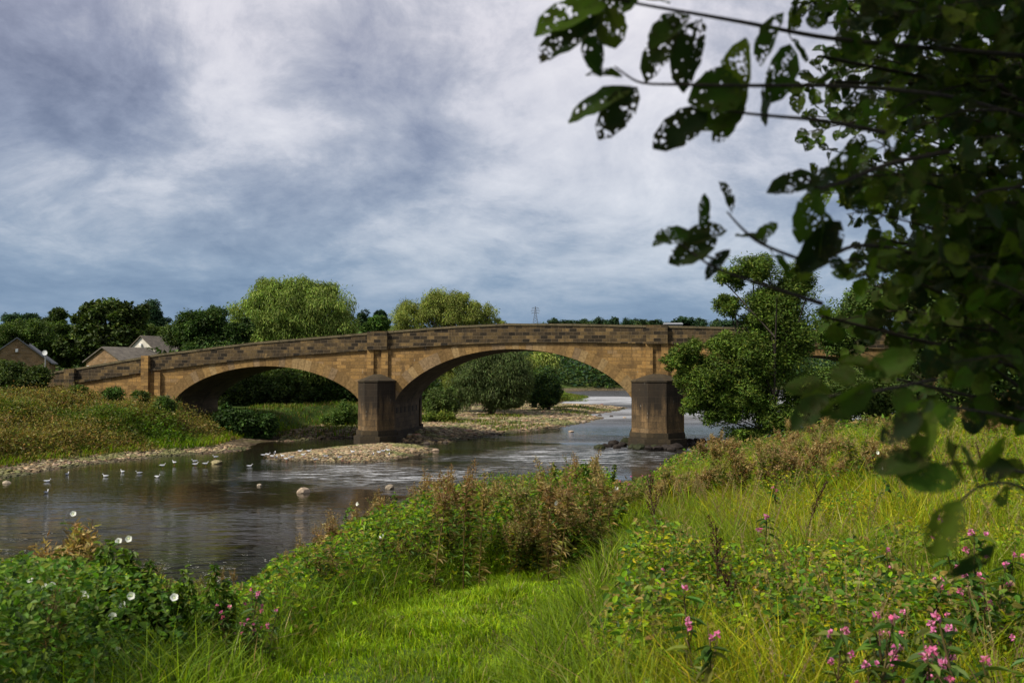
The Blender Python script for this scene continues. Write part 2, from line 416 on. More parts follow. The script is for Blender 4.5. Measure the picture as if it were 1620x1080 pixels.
def terrain(x, y, full=False):
    x = np.asarray(x, float); y = np.asarray(y, float)
    wob = (vnoise(x, y, 0.35, 5, 3) - 0.5) * np.clip(0.6 + y * 0.02, 0.6, 2.4)
    dr = sdist(RB, x, y) + wob * 0.6; dl = sdist(LB, x, y) + wob * 0.5; di = sdist(ISL, x, y) + wob * 0.5
    z = np.full(x.shape, -0.9)
    hr = rb_h(np.maximum(dr, 0)) + 0.12 * (vnoise(x, y, 0.6, 9, 2) - 0.5) * sstep(2, 8, dr)
    hr = hr - 0.9 * sstep(22, 60, y) * sstep(4, 16, dr) * (1 - sstep(45, 90, x))
    z = np.where(dr > -3, np.where(dr > 0, hr, np.maximum(-0.9, 0.3 * dr)), z)
    # left bank: a gravel foot, then the rise
    s0 = 2.2 + 24 * sstep(-13, -6, x) * sstep(60, 74, y) * (1 - sstep(140, 165, y)) + 6 * sstep(-19, -16, x) * sstep(63, 70, y) * (1 - sstep(140, 165, y))
    dlp = np.maximum(dl, 0)
    hl = np.minimum(0.13 * dlp, 0.45) + 1.5 * sstep(s0, s0 + 9, dlp) + 2.0 * sstep(s0 + 16, s0 + 70, dlp)
    hill = sstep(262, 1150, y) * 46 + sstep(160, 420, y) * sstep(-20, -160, x) * 6
    hl = hl + hill * sstep(2, 22, dlp) + 0.12 * (vnoise(x, y, 0.8, 3, 3) - 0.5)
    z = np.where(dl > -3, np.where(dl > 0, np.maximum(hl, z), np.maximum(z, np.maximum(-0.9, 0.16 * dl))), z)
    hi_ = np.minimum(0.12 * np.maximum(di, 0), 0.26) + 0.05 * (vnoise(x, y, 1.2, 8, 2) - 0.5)
    z = np.where(di > -3, np.where(di > 0, np.maximum(hi_, z), np.maximum(z, np.maximum(-0.9, 0.14 * di))), z)
    if not full: return z
    gravel = np.clip(np.maximum(sstep(-2.5, 0.2, di), sstep(-2.5, 0.2, dl) * (1 - sstep(s0 - 0.5, s0 + 1.2, dlp))), 0, 1) * (1 - sstep(160, 190, y)) 
    gravel = np.maximum(gravel, sstep(-2, 0, dl) * (1 - sstep(3, 6, dlp)) * sstep(235, 250, y) * (1 - sstep(270, 300, y)))
    return z, dr, dl, di, gravel, s0

def steps(*segs):
    out = [segs[0][0]]
    for a, b, d in segs:
        n = max(1, int(round((b - a) / d))); out += list(np.linspace(a, b, n + 1)[1:])
    return np.array(out)
gx = steps((-1500, -400, 60), (-400, -120, 14), (-120, -40, 3), (-40, 30, 0.5), (30, 70, 1.6), (70, 200, 8), (200, 1500, 60))
gy = steps((-120, -10, 8), (-10, 90, 0.5), (90, 170, 1.0), (170, 300, 3), (300, 700, 14), (700, 3000, 90))
GX, GY = np.meshgrid(gx, gy)
GZ, g_dr, g_dl, g_di, g_gr, _ = terrain(GX, GY, True)
nx, ny = len(gx), len(gy)
ii = (np.arange(ny - 1)[:, None] * nx + np.arange(nx - 1)[None]).ravel()
mb = MB()
mb.add(np.stack([GX, GY, GZ], -1).reshape(-1, 3), None, np.stack([ii, ii + 1, ii + nx + 1, ii + nx], 1),
       np.stack([g_gr, sstep(-0.3, 0.4, GZ), sstep(0, 6, g_dr)], -1).reshape(-1, 3))

def ground_mat():
    m, t = new_mat('ground')
    a = t.n('ShaderNodeSeparateColor', {0: t.n('ShaderNodeAttribute', attribute_name='Col').outputs['Color']})
    pos = t.n('ShaderNodeNewGeometry').outputs['Position']
    n1 = t.noise(pos, 0.5, 6.0, 0.6); n2 = t.noise(pos, 5.0, 6.0, 0.7)
    grass = t.ramp(n1, [(0.3, (0.025, 0.045, 0.008)), (0.55, (0.05, 0.085, 0.012)), (0.75, (0.10, 0.09, 0.03))])
    grass = t.mix(1.0, grass, t.ramp(n2, [(0.3, 0.5), (0.7, 1.3)]), 'MULTIPLY')
    vor = t.n('ShaderNodeTexVoronoi', {'Vector': pos, 'Scale': 3.2})
    peb = t.ramp(t.n('ShaderNodeRGBToBW', {0: vor.outputs['Color']}).outputs[0], [(0.2, (0.13, 0.095, 0.055)), (0.5, (0.24, 0.18, 0.11)), (0.8, (0.34, 0.27, 0.18))])
    peb = t.mix(1.0, peb, t.ramp(vor.outputs['Distance'], [(0.1, 1.0), (0.6, 0.35)]), 'MULTIPLY')
    moss = t.ramp(t.noise(pos, 0.25, 5.0, 0.6), [(0.56, 0.0), (0.66, 0.55)])
    peb = t.mix(moss, peb, (0.07, 0.09, 0.02))
    c = t.mix(a.outputs[0], grass, peb)
    c = t.mix(a.outputs[1], (0.03, 0.022, 0.012), c)
    h = t.math('SUBTRACT', n2, t.math('MULTIPLY', vor.outputs['Distance'], a.outputs[0]))
    p = t.n('ShaderNodeBsdfPrincipled', {'Base Color': c, 'Roughness': 0.95, 'Specular IOR Level': 0.1,
                                         'Normal': t.n('ShaderNodeBump', {'Height': h, 'Strength': 0.6, 'Distance': 0.15}).outputs[0]})
    t.n('ShaderNodeOutputMaterial', {'Surface': p.outputs[0]})
    return m
ground = tag(mb.build('ground', ground_mat(), smooth=True), 'grassy river banks and bare riverbed reaching to the wooded hills', 'ground', kind='structure')

# ------------------------------------------------------------------ water
def water_mat():
    m, t = new_mat('river_water')
    pos = t.n('ShaderNodeNewGeometry').outputs['Position']
    s = t.n('ShaderNodeSeparateXYZ', {0: pos})
    # ripples, lying across the view
    v1 = t.n('ShaderNodeMapping', {'Vector': pos, 'Scale': (0.8, 2.6, 1), 'Rotation': (0, 0, R(-8))}).outputs[0]
    v2 = t.n('ShaderNodeMapping', {'Vector': pos, 'Scale': (1.6, 4.2, 1), 'Rotation': (0, 0, R(12))}).outputs[0]
    a = t.noise(v1, 1.3, 3.0, 0.55, 0.5)
    b = t.noise(v2, 1.6, 3.0, 0.6, 0.3)
    vc = t.n('ShaderNodeMapping', {'Vector': pos, 'Scale': (0.32, 1.15, 1), 'Rotation': (0, 0, R(-4))}).outputs[0]
    cw_ = t.noise(vc, 1.3, 2.0, 0.5, 0.4)
    # patches where a breeze or a shallow bed roughens the water
    big = t.noise(t.n('ShaderNodeMapping', {'Vector': pos, 'Scale': (0.05, 0.14, 1), 'Rotation': (0, 0, R(14))}).outputs[0], 1.0, 4.0, 0.55, 0.6)
    warp = t.n('ShaderNodeVectorMath', {0: t.noise(pos, 0.16, 4.0, 0.6, out=1), 1: (-0.5, -0.5, -0.5)}, operation='ADD').outputs[0]
    wpos = t.n('ShaderNodeVectorMath', {0: pos, 1: t.n('ShaderNodeVectorMath', {0: warp, 'Scale': 16.0}, operation='SCALE').outputs[0]}, operation='ADD').outputs[0]
    def blob(cx, cy, rx, ry, rot=0.0):
        q = t.n('ShaderNodeMapping', {'Vector': wpos, 'Location': (-cx, -cy, 0)}, vector_type='POINT').outputs[0]
        q = t.n('ShaderNodeMapping', {'Vector': q, 'Scale': (1 / rx, 1 / ry, 0), 'Rotation': (0, 0, rot)}).outputs[0]
        l = t.n('ShaderNodeVectorMath', {0: q}, operation='LENGTH').outputs['Value']
        return t.ramp(l, [(0.15, 1.0), (1.0, 0.0)], 'EASE')
    riff = t.math('MAXIMUM', blob(-6.0, 48.0, 8.5, 8.0), t.math('MAXIMUM', blob(3.5, 58.0, 8.5, 11.0), blob(0.5, 40.0, 5.5, 6.0)))
    riff = t.math('MAXIMUM', riff, t.math('MULTIPLY', blob(10, 75, 16, 6), 0.5))
    near = t.math('MULTIPLY', blob(-10.0, 14.0, 26.0, 24.0), 2.4)
    far = t.math('MULTIPLY', t.ramp(t.math('DIVIDE', s.outputs[1], 200.0), [(0.46, 0.0), (0.58, 1.0)]), 3.0)
    amp = t.math('ADD', t.math('MAXIMUM', t.math('MAXIMUM', riff, far), near), 0.045)
    amp = t.math('MULTIPLY', amp, t.ramp(big, [(0.30, 0.35), (0.62, 1.25)]))
    h = t.math('ADD', t.math('MULTIPLY', a, 0.75), t.math('MULTIPLY', b, 0.25))
    h = t.math('ADD', t.math('MULTIPLY', h, 0.5), t.math('MULTIPLY', t.math('MULTIPLY', cw_, 1.1), t.math('MINIMUM', near, 1.0)))
    h = t.math('MULTIPLY', h, 1.5)
    bp = t.n('ShaderNodeBump', {'Height': t.math('MULTIPLY', h, amp), 'Strength': 1.0, 'Distance': 0.50})
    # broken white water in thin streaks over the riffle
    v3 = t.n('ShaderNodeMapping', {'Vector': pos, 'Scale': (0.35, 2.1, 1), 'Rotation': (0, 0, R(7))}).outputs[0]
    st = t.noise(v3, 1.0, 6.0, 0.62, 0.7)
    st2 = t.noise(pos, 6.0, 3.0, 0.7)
    foam_and_glint = t.math('MULTIPLY', t.ramp(t.math('ADD', t.math('MULTIPLY', riff, 0.10), st), [(0.62, 0.0), (0.70, 1.0)]), t.ramp(st2, [(0.35, 0.2), (0.6, 0.9)]))
    foam_and_glint = t.math('MULTIPLY', foam_and_glint, t.math('MINIMUM', t.math('MULTIPLY', riff, 1.6), 1.0), clamp=True)
    # shallow rapids upstream whitened for sky reflection too, and painted glitter below the bridge
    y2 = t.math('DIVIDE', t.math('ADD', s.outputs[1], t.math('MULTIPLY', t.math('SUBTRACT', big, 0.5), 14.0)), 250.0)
    rapid_shine = t.ramp(y2, [(0.38, 0.0), (0.44, 0.55), (0.52, 0.55), (0.55, 0.1), (0.60, 0.1), (0.64, 0.85), (0.78, 0.85), (0.82, 0.1), (1.0, 0.1)])
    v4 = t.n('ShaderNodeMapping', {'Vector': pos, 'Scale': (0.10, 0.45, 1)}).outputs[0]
    rapid_shine = t.math('MULTIPLY', rapid_shine, t.ramp(t.noise(v4, 1.0, 6.0, 0.65, 0.4), [(0.40, 0.05), (0.58, 1.0)]))
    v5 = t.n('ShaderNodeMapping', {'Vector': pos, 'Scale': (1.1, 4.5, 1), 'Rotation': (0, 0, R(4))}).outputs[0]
    painted_glitter = t.math('MULTIPLY', t.ramp(t.noise(v5, 1.0, 4.0, 0.6, 0.2), [(0.52, 0.0), (0.66, 0.55)]), t.math('MINIMUM', t.math('MULTIPLY', riff, 1.3), 1.0))
    foam_and_glint = t.math('MAXIMUM', foam_and_glint, t.math('MAXIMUM', rapid_shine, painted_glitter))
    shallow = t.ramp(big, [(0.35, (0.016, 0.011, 0.006)), (0.7, (0.010, 0.014, 0.011))])
    rgh = t.math('ADD', 0.05, t.math('MULTIPLY', t.ramp(t.math('DIVIDE', s.outputs[1], 200.0), [(0.42, 0.0), (0.56, 1.0)]), 0.50))
    rgh = t.math('ADD', rgh, t.math('MULTIPLY', riff, 0.12))
    p = t.n('ShaderNodeBsdfPrincipled', {'Base Color': shallow, 'Roughness': rgh, 'IOR': 1.22, 'Specular IOR Level': 0.5, 'Normal': bp.outputs[0]})
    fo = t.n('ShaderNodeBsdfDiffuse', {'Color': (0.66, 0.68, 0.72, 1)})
    mxn = t.n('ShaderNodeMixShader', {0: t.math('MULTIPLY', foam_and_glint, 0.8), 1: p.outputs[0], 2: fo.outputs[0]})
    t.n('ShaderNodeOutputMaterial', {'Surface': mxn.outputs[0]})
    return m
mb = MB()
wx = np.linspace(-400, 700, 45); wy = np.linspace(-60, 620, 30)
WX, WY = np.meshgrid(wx, wy); k = len(wx)
ii = (np.arange(len(wy) - 1)[:, None] * k + np.arange(k - 1)[None]).ravel()
mb.add(np.stack([WX, WY, WX * 0], -1).reshape(-1, 3), None, np.stack([ii, ii + 1, ii + k + 1, ii + k], 1))
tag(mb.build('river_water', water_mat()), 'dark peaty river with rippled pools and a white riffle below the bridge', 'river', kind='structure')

# ------------------------------------------------------------------ bridge
BA = R(8.0); BY0 = 69.0
cA, sA = math.cos(BA), math.sin(BA)
def s_of(px):
    r = ray(px, 588); k = r[0] / r[1]          # X/Y
    return k * BY0 / (cA + k * sA)
def z_of(px, py):
    s = s_of(px); return at(px, py, BY0 - s * sA)[2]
bridge = tag(empty('stone_bridge', (0, BY0, 0), -BA), 'old ochre sandstone road bridge of arches humped over the river', 'bridge')
BW = 7.6
top_px = [(-60, 606), (70, 590), (115, 583), (250, 560), (400, 541.5), (590, 525.5), (640, 521.5), (720, 515.5), (800, 511.5), (900, 512.0), (1020, 514.5), (1200, 518), (1400, 524), (1560, 531), (1700, 540), (1900, 553)]
str_px = [(-60, 628), (70, 612), (115, 607), (250, 585.5), (400, 567.5), (590, 553.5), (640, 550.5), (720, 545.5), (800, 542.0), (900, 541.5), (1020, 543.5), (1200, 546), (1400, 552), (1560, 560), (1700, 569), (1900, 582)]
TS = np.array([s_of(p[0]) for p in top_px]); TZ = np.array([z_of(*p) for p in top_px])
SS_ = np.array([s_of(p[0]) for p in str_px]); SZ = np.array([z_of(*p) for p in str_px])
def top_z(s): return np.interp(s, TS, TZ)
def str_z(s): return np.interp(s, SS_, SZ)

def arch(px0, px1, py_spring, py_crown, px_crown):
    s0, s1 = s_of(px0), s_of(px1)
    return dict(s0=s0, s1=s1, zs=z_of((px0 + px1) / 2, py_spring), zc=z_of(px_crown, py_crown))
ARCH = [arch(274, 572, 641, 579, 420), arch(624, 1003, 641, 552, 815), arch(1082, 1490, 641, 562, 1290)]
def intr(a, s):
    c = (a['s0'] + a['s1']) / 2; w_ = (a['s1'] - a['s0']) / 2; r_ = a['zc'] - a['zs']
    u = np.clip(np.abs((s - c) / w_), 0, 1)
    Rr = (w_ * w_ + r_ * r_) / (2 * r_)
    seg = np.sqrt(np.maximum(Rr * Rr - (u * w_) ** 2, 0)) - (Rr - r_)
    ell = r_ * np.sqrt(np.maximum(1 - u ** 2, 0))
    return a['zs'] + 0.45 * seg + 0.55 * ell

def strip(mb, A, B, uvA, uvB, flip=False):
    n = len(A); v = np.concatenate([A, B]); i = np.arange(n - 1)
    q = np.stack([i, i + 1, n + i + 1, n + i], 1)
    if flip: q = q[:, ::-1]
    mb.add(v, None, q, (1, 1, 1), np.concatenate([uvA, uvB]))

S_L, S_R = s_of(-60), s_of(1900)
body = MB(); soff = MB()
edges = [S_L]
for a in ARCH: edges += [a['s0'], a['s1']]
edges += [S_R]
def col3(s, t, z): return np.stack([s, np.full_like(s, t), z], 1)
for i in range(0, len(edges), 2):      # solid pieces between the arches
    a, b = edges[i], edges[i + 1]; s = np.linspace(a, b, 12)
    for t_, fl in ((0.0, False), (BW, True)):
        strip(body, col3(s, t_, s * 0 - 1.0), col3(s, t_, str_z(s)), np.stack([s, s * 0 - 1], 1), np.stack([s, str_z(s)], 1), fl)
for a in ARCH:
    u = np.sin(np.linspace(-math.pi / 2, math.pi / 2, 61))
    s = (a['s0'] + a['s1']) / 2 + u * (a['s1'] - a['s0']) / 2
    zi = intr(a, s)
    for t_, fl in ((0.0, False), (BW, True)):
        strip(body, col3(s, t_, zi), col3(s, t_, np.maximum(str_z(s), zi + 0.05)), np.stack([s, zi], 1), np.stack([s, np.maximum(str_z(s), zi + 0.05)], 1), fl)
    arc = np.concatenate([[0], np.cumsum(np.hypot(np.diff(s), np.diff(zi)))])
    strip(soff, col3(s, 0, zi), col3(s, BW, zi), np.stack([s * 0, arc], 1), np.stack([s * 0 + BW, arc], 1))
    for e, fl in ((a['s0'], False), (a['s1'], True)):   # pier and abutment faces under the springing
        z = np.array([-1.0, a['zs'] + 0.01]); ss = np.array([e, e])
        strip(soff, col3(ss, 0, z), col3(ss, BW, z), np.stack([z * 0, z], 1), np.stack([z * 0 + BW, z], 1), fl)
bo = body.build('spandrel_wall', M_SPANDREL, bridge, uv=True)
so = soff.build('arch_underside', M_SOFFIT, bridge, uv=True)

# road deck between the parapets
dk = MB(); s = np.linspace(S_L, S_R, 80)
strip(dk, col3(s, 0.02, str_z(s) + 0.25), col3(s, BW - 0.02, str_z(s) + 0.25), np.stack([s, s * 0], 1), np.stack([s, s * 0 + BW], 1))
dk.build('road_deck', M_COPING, bridge, uv=True)

def prism_strip(mb, s, t0, t1, z0, z1):
    """a bar following the bridge with rectangular section"""
    for (ta, za, tb, zb) in ((t0, z0, t0, z1), (t0, z1, t1, z1), (t1, z1, t1, z0), (t1, z0, t0, z0)):
        A = col3(s, ta, za); B = col3(s, tb, zb)
        ua = np.stack([s, za if ta == tb else s * 0 + 0.0], 1); ub = np.stack([s, zb if ta == tb else s * 0 + abs(tb - ta)], 1)
        strip(mb, A, B, ua, ub)
    for k_ in (0, -1):
        mb.add([[s[k_], t0, z0[k_]], [s[k_], t1, z0[k_]], [s[k_], t1, z1[k_]], [s[k_], t0, z1[k_]]], None, [[0, 1, 2, 3]], (1, 1, 1), [[0, z0[k_]], [t1 - t0, z0[k_]], [t1 - t0, z1[k_]], [0, z1[k_]]])
s = np.linspace(S_L, S_R, 240)
for (t0, t1, lab) in ((-0.02, 0.38, 'front'), (BW - 0.38, BW + 0.02, 'back')):
    m1 = MB()
    wob = 0.025 * (vnoise(s, s * 0, 0.8, 4, 3) - 0.5)
    prism_strip(m1, s, t0, t1, str_z(s) + 0.19, top_z(s) - 0.15 + wob)
    m1.build('parapet', M_PARAPET, bridge, uv=True)
    m2 = MB(); prism_strip(m2, s, t0 - 0.05, t1 + 0.05, top_z(s) - 0.147 + wob, top_z(s) + wob)
    m2.build('coping', M_COPING, bridge, uv=True)
m3 = MB(); prism_strip(m3, s, -0.14, 0.0, str_z(s), str_z(s) + 0.187)
m3.build('string_course', M_PARAPET, bridge, uv=True)

# voussoir rings: every wedge separately cut, slightly proud
rg = rng(3)
for a in ARCH:
    ring = MB(); n = 64
    u = np.sin(np.linspace(-math.pi / 2, math.pi / 2, 481)); s = (a['s0'] + a['s1']) / 2 + u * (a['s1'] - a['s0']) / 2
    zi = intr(a, s); arc = np.concatenate([[0], np.cumsum(np.hypot(np.diff(s), np.diff(zi)))])
    nv = int(arc[-1] / 0.46); cut = np.linspace(0, arc[-1], nv + 1)
    cs = np.interp(cut, arc, s); cz = np.interp(cut, arc, zi)
    tx = np.gradient(cs); tz = np.gradient(cz); ln = np.hypot(tx, tz)
    nxn, nzn = -tz / ln, tx / ln
    for i in range(nv):
        dth = 0.80 + rg.uniform(-0.03, 0.05); pr = 0.012 + rg.uniform(0, 0.005)
        e = 0.006
        p0 = np.array([cs[i], cz[i]]); p1 = np.array([cs[i + 1], cz[i + 1]]); d = (p1 - p0) / np.linalg.norm(p1 - p0)
        p0 = p0 + d * e; p1 = p1 - d * e
        q0 = p0 + np.array([nxn[i], nzn[i]]) * dth; q1 = p1 + np.array([nxn[i + 1], nzn[i + 1]]) * dth
        for q in (q0, q1):
            q[1] = min(q[1], str_z(q[0]) - 0.02)
        v = [[p0[0], -pr, p0[1]], [p1[0], -pr, p1[1]], [q1[0], -pr, q1[1]], [q0[0], -pr, q0[1]],
             [p0[0], 0.05, p0[1]], [p1[0], 0.05, p1[1]], [q1[0], 0.05, q1[1]], [q0[0], 0.05, q0[1]]]
        ou = i * 0.34 + 0.02 + 7.3 * (i % 5); ov = rg.uniform(0.3, 3.5)
        uvs = [[ou, ov], [ou + 0.28, ov], [ou + 0.28, ov + 0.8], [ou, ov + 0.8]] * 2
        vc = np.array(((0.24, 0.152, 0.062), (0.29, 0.18, 0.068), (0.21, 0.13, 0.052), (0.31, 0.21, 0.095), (0.25, 0.17, 0.09))[rg.integers(0, 5)]) * rg.uniform(0.82, 1.08)
        ring.add(v, None, [[0, 1, 2, 3], [0, 4, 5, 1], [3, 2, 6, 7], [1, 5, 6, 2], [0, 3, 7, 4]], vc, uvs)
    ring.build('arch_ring', M_RING, bridge, uv=True)

# piers with pointed cutwaters, sloping caps, plinths and twin pilasters
def poly_prism(mb, pts, z0, z1, pts_top=None):
    pts = np.asarray(pts, float); pt = pts if pts_top is None else np.asarray(pts_top, float); n = len(pts); u = 0.0
    for i in range(n):
        a, b = pts[i], pts[(i + 1) % n]; c_, d_ = pt[(i + 1) % n], pt[i]; l = np.linalg.norm(b - a)
        mb.add([[a[0], a[1], z0], [b[0], b[1], z0], [c_[0], c_[1], z1], [d_[0], d_[1], z1]], None, [[0, 1, 2, 3]], (1, 1, 1), [[u, z0], [u + l, z0], [u + l, z1], [u, z1]])
        u += l
    v = np.concatenate([pt, np.full((n, 1), z1)], 1)
    mb.add(v, [[0, i, i + 1] for i in range(1, n - 1)], None, (1, 1, 1), pt)

def ring_scale(pts, g):
    c = np.array([(pts[:, 0].min() + pts[:, 0].max()) / 2, pts[:, 1].max()])
    out = pts.copy(); out[:, 0] += np.sign(pts[:, 0] - c[0]) * g * (np.abs(pts[:, 0] - c[0]) > 0.05)
    out[:, 1] -= g * (pts[:, 1] < c[1] - 0.1)
    return out
for (pa, pb, cap_px) in ((570, 626, 604), (999, 1080, 604)):
    s0, s1 = s_of(pa), s_of(pb); sm = (s0 + s1) / 2; cz = z_of((pa + pb) / 2, cap_px)
    w2 = (s1 - s0) / 2
    for side in (0, 1):
        pts = np.array([[sm - w2, 0.0], [sm - w2, -0.5], [sm - w2 * 0.35, -1.75], [sm + w2 * 0.35, -1.75], [sm + w2, -0.5], [sm + w2, 0.0]])
        def fl(p):
            return p if side == 0 else np.stack([p[::-1, 0], BW - p[::-1, 1]], 1)
        cw = MB(); poly_prism(cw, fl(pts), 0.95, cz)
        cw.build('cutwater', M_PIER, bridge, uv=True)
        pl = MB()
        poly_prism(pl, fl(ring_scale(pts, 0.10)), 0.55, 0.947); poly_prism(pl, fl(ring_scale(pts, 0.24)), -1.0, 0.547)
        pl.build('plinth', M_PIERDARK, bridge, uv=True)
        cp = MB(); g = ring_scale(pts, 0.045)
        poly_prism(cp, fl(g), cz + 0.003, cz + 0.10)
        tp = g.copy(); tp[:, 0] = sm + (tp[:, 0] - sm) * 0.25; tp[:, 1] = np.maximum(tp[:, 1] * 0.12, -0.25)
        poly_prism(cp, fl(g), cz + 0.103, cz + 0.55, fl(tp))
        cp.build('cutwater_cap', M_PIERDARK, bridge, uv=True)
    # through plinth along the pier sides
    sp = MB()
    box_s = [(s0 - 0.16, s1 + 0.16)]
    for (x0, x1) in box_s:
        pts = np.array([[x0, 0.02], [x1, 0.02], [x1, BW - 0.02], [x0, BW - 0.02]])
        poly_prism(sp, pts, -1.0, 0.8)
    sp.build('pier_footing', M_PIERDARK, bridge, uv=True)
    for off in (-0.52, 0.52):
        pi_ = MB(); x0, x1 = sm + off - 0.24, sm + off + 0.24
        poly_prism(pi_, np.array([[x0, 0.0], [x0, -0.16], [x1, -0.16], [x1, 0.0]])[::-1], cz + 0.35, float(str_z(sm)) - 0.003)
        pi_.build('pilaster', M_SPANDREL, bridge, uv=True)
    rf = MB(); x0, x1 = sm - 0.72, sm + 0.72
    poly_prism(rf, np.array([[x0, 0.0], [x0, -0.30], [x1, -0.30], [x1, 0.0]])[::-1], float(str_z(sm)) + 0.0, float(top_z(sm)) + 0.03)
    rf.build('parapet_pier', M_PARAPET, bridge, uv=True)
    # putlog holes under the springing
for pxb in (113, 232):
    sm = s_of(pxb); bt = MB(); w2 = 0.28 if pxb > 200 else 0.4
    x0, x1 = sm - w2, sm + w2
    poly_prism(bt, np.array([[x0, 0.0], [x0, -0.33], [x1, -0.33], [x1, 0.0]])[::-1], 0.5, float(top_z(sm)) + 0.02)
    bt.build('buttress', M_PARAPET if pxb < 200 else M_SPANDREL, bridge, uv=True)
    if pxb > 200:
        bt = MB(); x0, x1 = sm + 0.7, sm + 1.15
        poly_prism(bt, np.array([[x0, 0.0], [x0, -0.2], [x1, -0.2], [x1, 0.0]])[::-1], 0.5, float(str_z(sm)) - 0.003)
        bt.build('buttress', M_SPANDREL, bridge, uv=True)
a = ARCH[1]
for k_ in range(6):
    hl = MB(); t0 = 0.5 + k_ * 1.2
    box(hl, (a['s0'] + 0.003, t0, a['zs'] - 0.62), (a['s0'] + 0.012, t0 + 0.28, a['zs'] - 0.22), (0.008, 0.007, 0.006))
    hl.build('beam_socket', M_PLAIN, bridge)

# ------------------------------------------------------------------ trees
def limb(mb, a, b, r0, r1, c, bend=0.15, n=6, sides=6):
    a = np.asarray(a, float); b = np.asarray(b, float); L = np.linalg.norm(b - a)
    off = RNG.normal(0, bend * L, 3); off[2] = abs(off[2]) * 0.6
    t = np.linspace(0, 1, n)[:, None]
    pts = a + (b - a) * t + off * (4 * t * (1 - t)) * 0.5
    tube(mb, pts, np.linspace(r0, r1, n), sides, c); return pts

def clump_leaves(mb, ctr, rad, per, size, aspect, pal, kind='lance', style='round', var=0.2):
    """leaves filling lumpy clusters; ctr (m,3), rad (m,3)"""
    m = len(ctr); n = m * per; i = np.repeat(np.arange(m), per)
    d = nrm(RNG.normal(0, 1, (n, 3))); rr = RNG.uniform(0.15, 1, n) ** 0.45 * (1 + np.abs(RNG.normal(0, 0.24, n)))
    P = ctr[i] + d * rr[:, None] * rad[i]
    tone = (1 + RNG.normal(0, 0.22, m))[i]
    C = pick(pal, n, var) * tone[:, None]
    if style == 'willow':
        D = nrm(np.stack([RNG.normal(0, 0.35, n) + d[:, 0] * 0.35, RNG.normal(0, 0.35, n) + d[:, 1] * 0.35, -np.abs(RNG.normal(1.0, 0.35, n)) + np.maximum(d[:, 2], 0) * 0.9], 1))
        N = nrm(d + RNG.normal(0, 0.5, (n, 3)))
    else:
        D = nrm(RNG.normal(0, 1, (n, 3)) * [1, 1, 0.55] + d * 0.5)
        N = nrm(d * 0.7 + [0, 0, 0.8] + RNG.normal(0, 0.45, (n, 3)))
    L = size * RNG.uniform(0.6, 1.35, n)
    leaves(mb, P, D, N, L, L * aspect, C, kind, 0.15, 0.12)

def cluster_set(lobes, n, fr=0.30, shell=0.55, squash=0.8, jitter=0.2):
    """cluster centres spread through ellipsoid lobes (x,y,z,rx,ry,rz)"""
    lobes = np.asarray(lobes, float); vol = np.prod(lobes[:, 3:], 1) ** 0.75; pr = vol / vol.sum()
    i = RNG.choice(len(lobes), n, p=pr)
    d = nrm(RNG.normal(0, 1, (n, 3))); rr = RNG.uniform(0, 1, n) ** (1 - shell) * RNG.uniform(0.80, 1.06, n)
    C = lobes[i, :3] + d * rr[:, None] * lobes[i, 3:] * (1 - fr * 0.5)
    size = lobes[i, 3:].mean(1) * fr * RNG.uniform(0.6, 1.35, n)
    Rr = np.stack([size, size, size * squash], 1)
    return C, Rr

def tree(name, base, lobes, ncl, per, leaf, aspect, pal, label, cat='tree', group=None, style='round', trunk_r=0.3, bark=(0.05, 0.04, 0.028), fr=0.30, shell=0.6, kind='lance',
         lean=(0, 0), stems=1, squash=0.8, limbs=26, fork=0.35, var=0.2):
    """base in world metres; lobes relative to the base"""
    root = tag(empty(name, base), label, cat, group)
    ctr, rad = cluster_set(lobes, ncl, fr, shell, squash)
    tm = MB(); lb = np.asarray(lobes, float); top = lb[:, 2].max() + 0.2 * lb[0, 5]
    low = max(0.3, (lb[:, 2] - lb[:, 5]).min())
    forks = []
    for k_ in range(stems):
        a0 = np.array([RNG.normal(0, 0.25) * (stems > 1), RNG.normal(0, 0.25) * (stems > 1), -0.3])
        ang = k_ * 2 * math.pi / max(stems, 1) + RNG.uniform(0, 1)
        tp = np.array([lean[0] + (stems > 1) * math.cos(ang) * top * 0.22, lean[1] + (stems > 1) * math.sin(ang) * top * 0.22, top * 0.80])
        pts = limb(tm, a0, tp, trunk_r / stems ** 0.5, trunk_r * 0.22, bark, 0.05, 9, 8); forks.append(pts)
    pick_i = RNG.permutation(len(ctr))[:limbs]
    for j in pick_i:
        f = forks[RNG.integers(0, stems)]
        zt = np.clip((ctr[j][2] - low) * 0.6 + low * 0.7, f[1][2], f[-2][2]); q = f[np.argmin(np.abs(f[:, 2] - zt))]
        limb(tm, q, ctr[j], trunk_r * 0.28, 0.02 + trunk_r * 0.04, bark, 0.10, 6, 5)
    tm.build('trunk', M_BARK, root, smooth=True)
    cm = MB(); clump_leaves(cm, ctr, rad, per, leaf, aspect, pal, kind, style, var)
    cm.build('crown', M_TREE, root)
    return root

DARK = [(0.040, 0.072, 0.014), (0.054, 0.092, 0.016), (0.030, 0.054, 0.013), (0.075, 0.110, 0.018)]
MID = [(0.055, 0.105, 0.016), (0.075, 0.130, 0.020), (0.042, 0.080, 0.014), (0.095, 0.140, 0.024)]
BLUE = [(0.030, 0.064, 0.026), (0.040, 0.080, 0.034), (0.022, 0.048, 0.022)]
WILLOW = [(0.175, 0.235, 0.040), (0.22, 0.28, 0.048), (0.135, 0.185, 0.032), (0.25, 0.30, 0.075)]
WILLOW_D = [(0.085, 0.120, 0.038), (0.110, 0.150, 0.044), (0.065, 0.095, 0.028)]
LIME = [(0.16, 0.21, 0.03), (0.20, 0.22, 0.03), (0.11, 0.17, 0.025)]

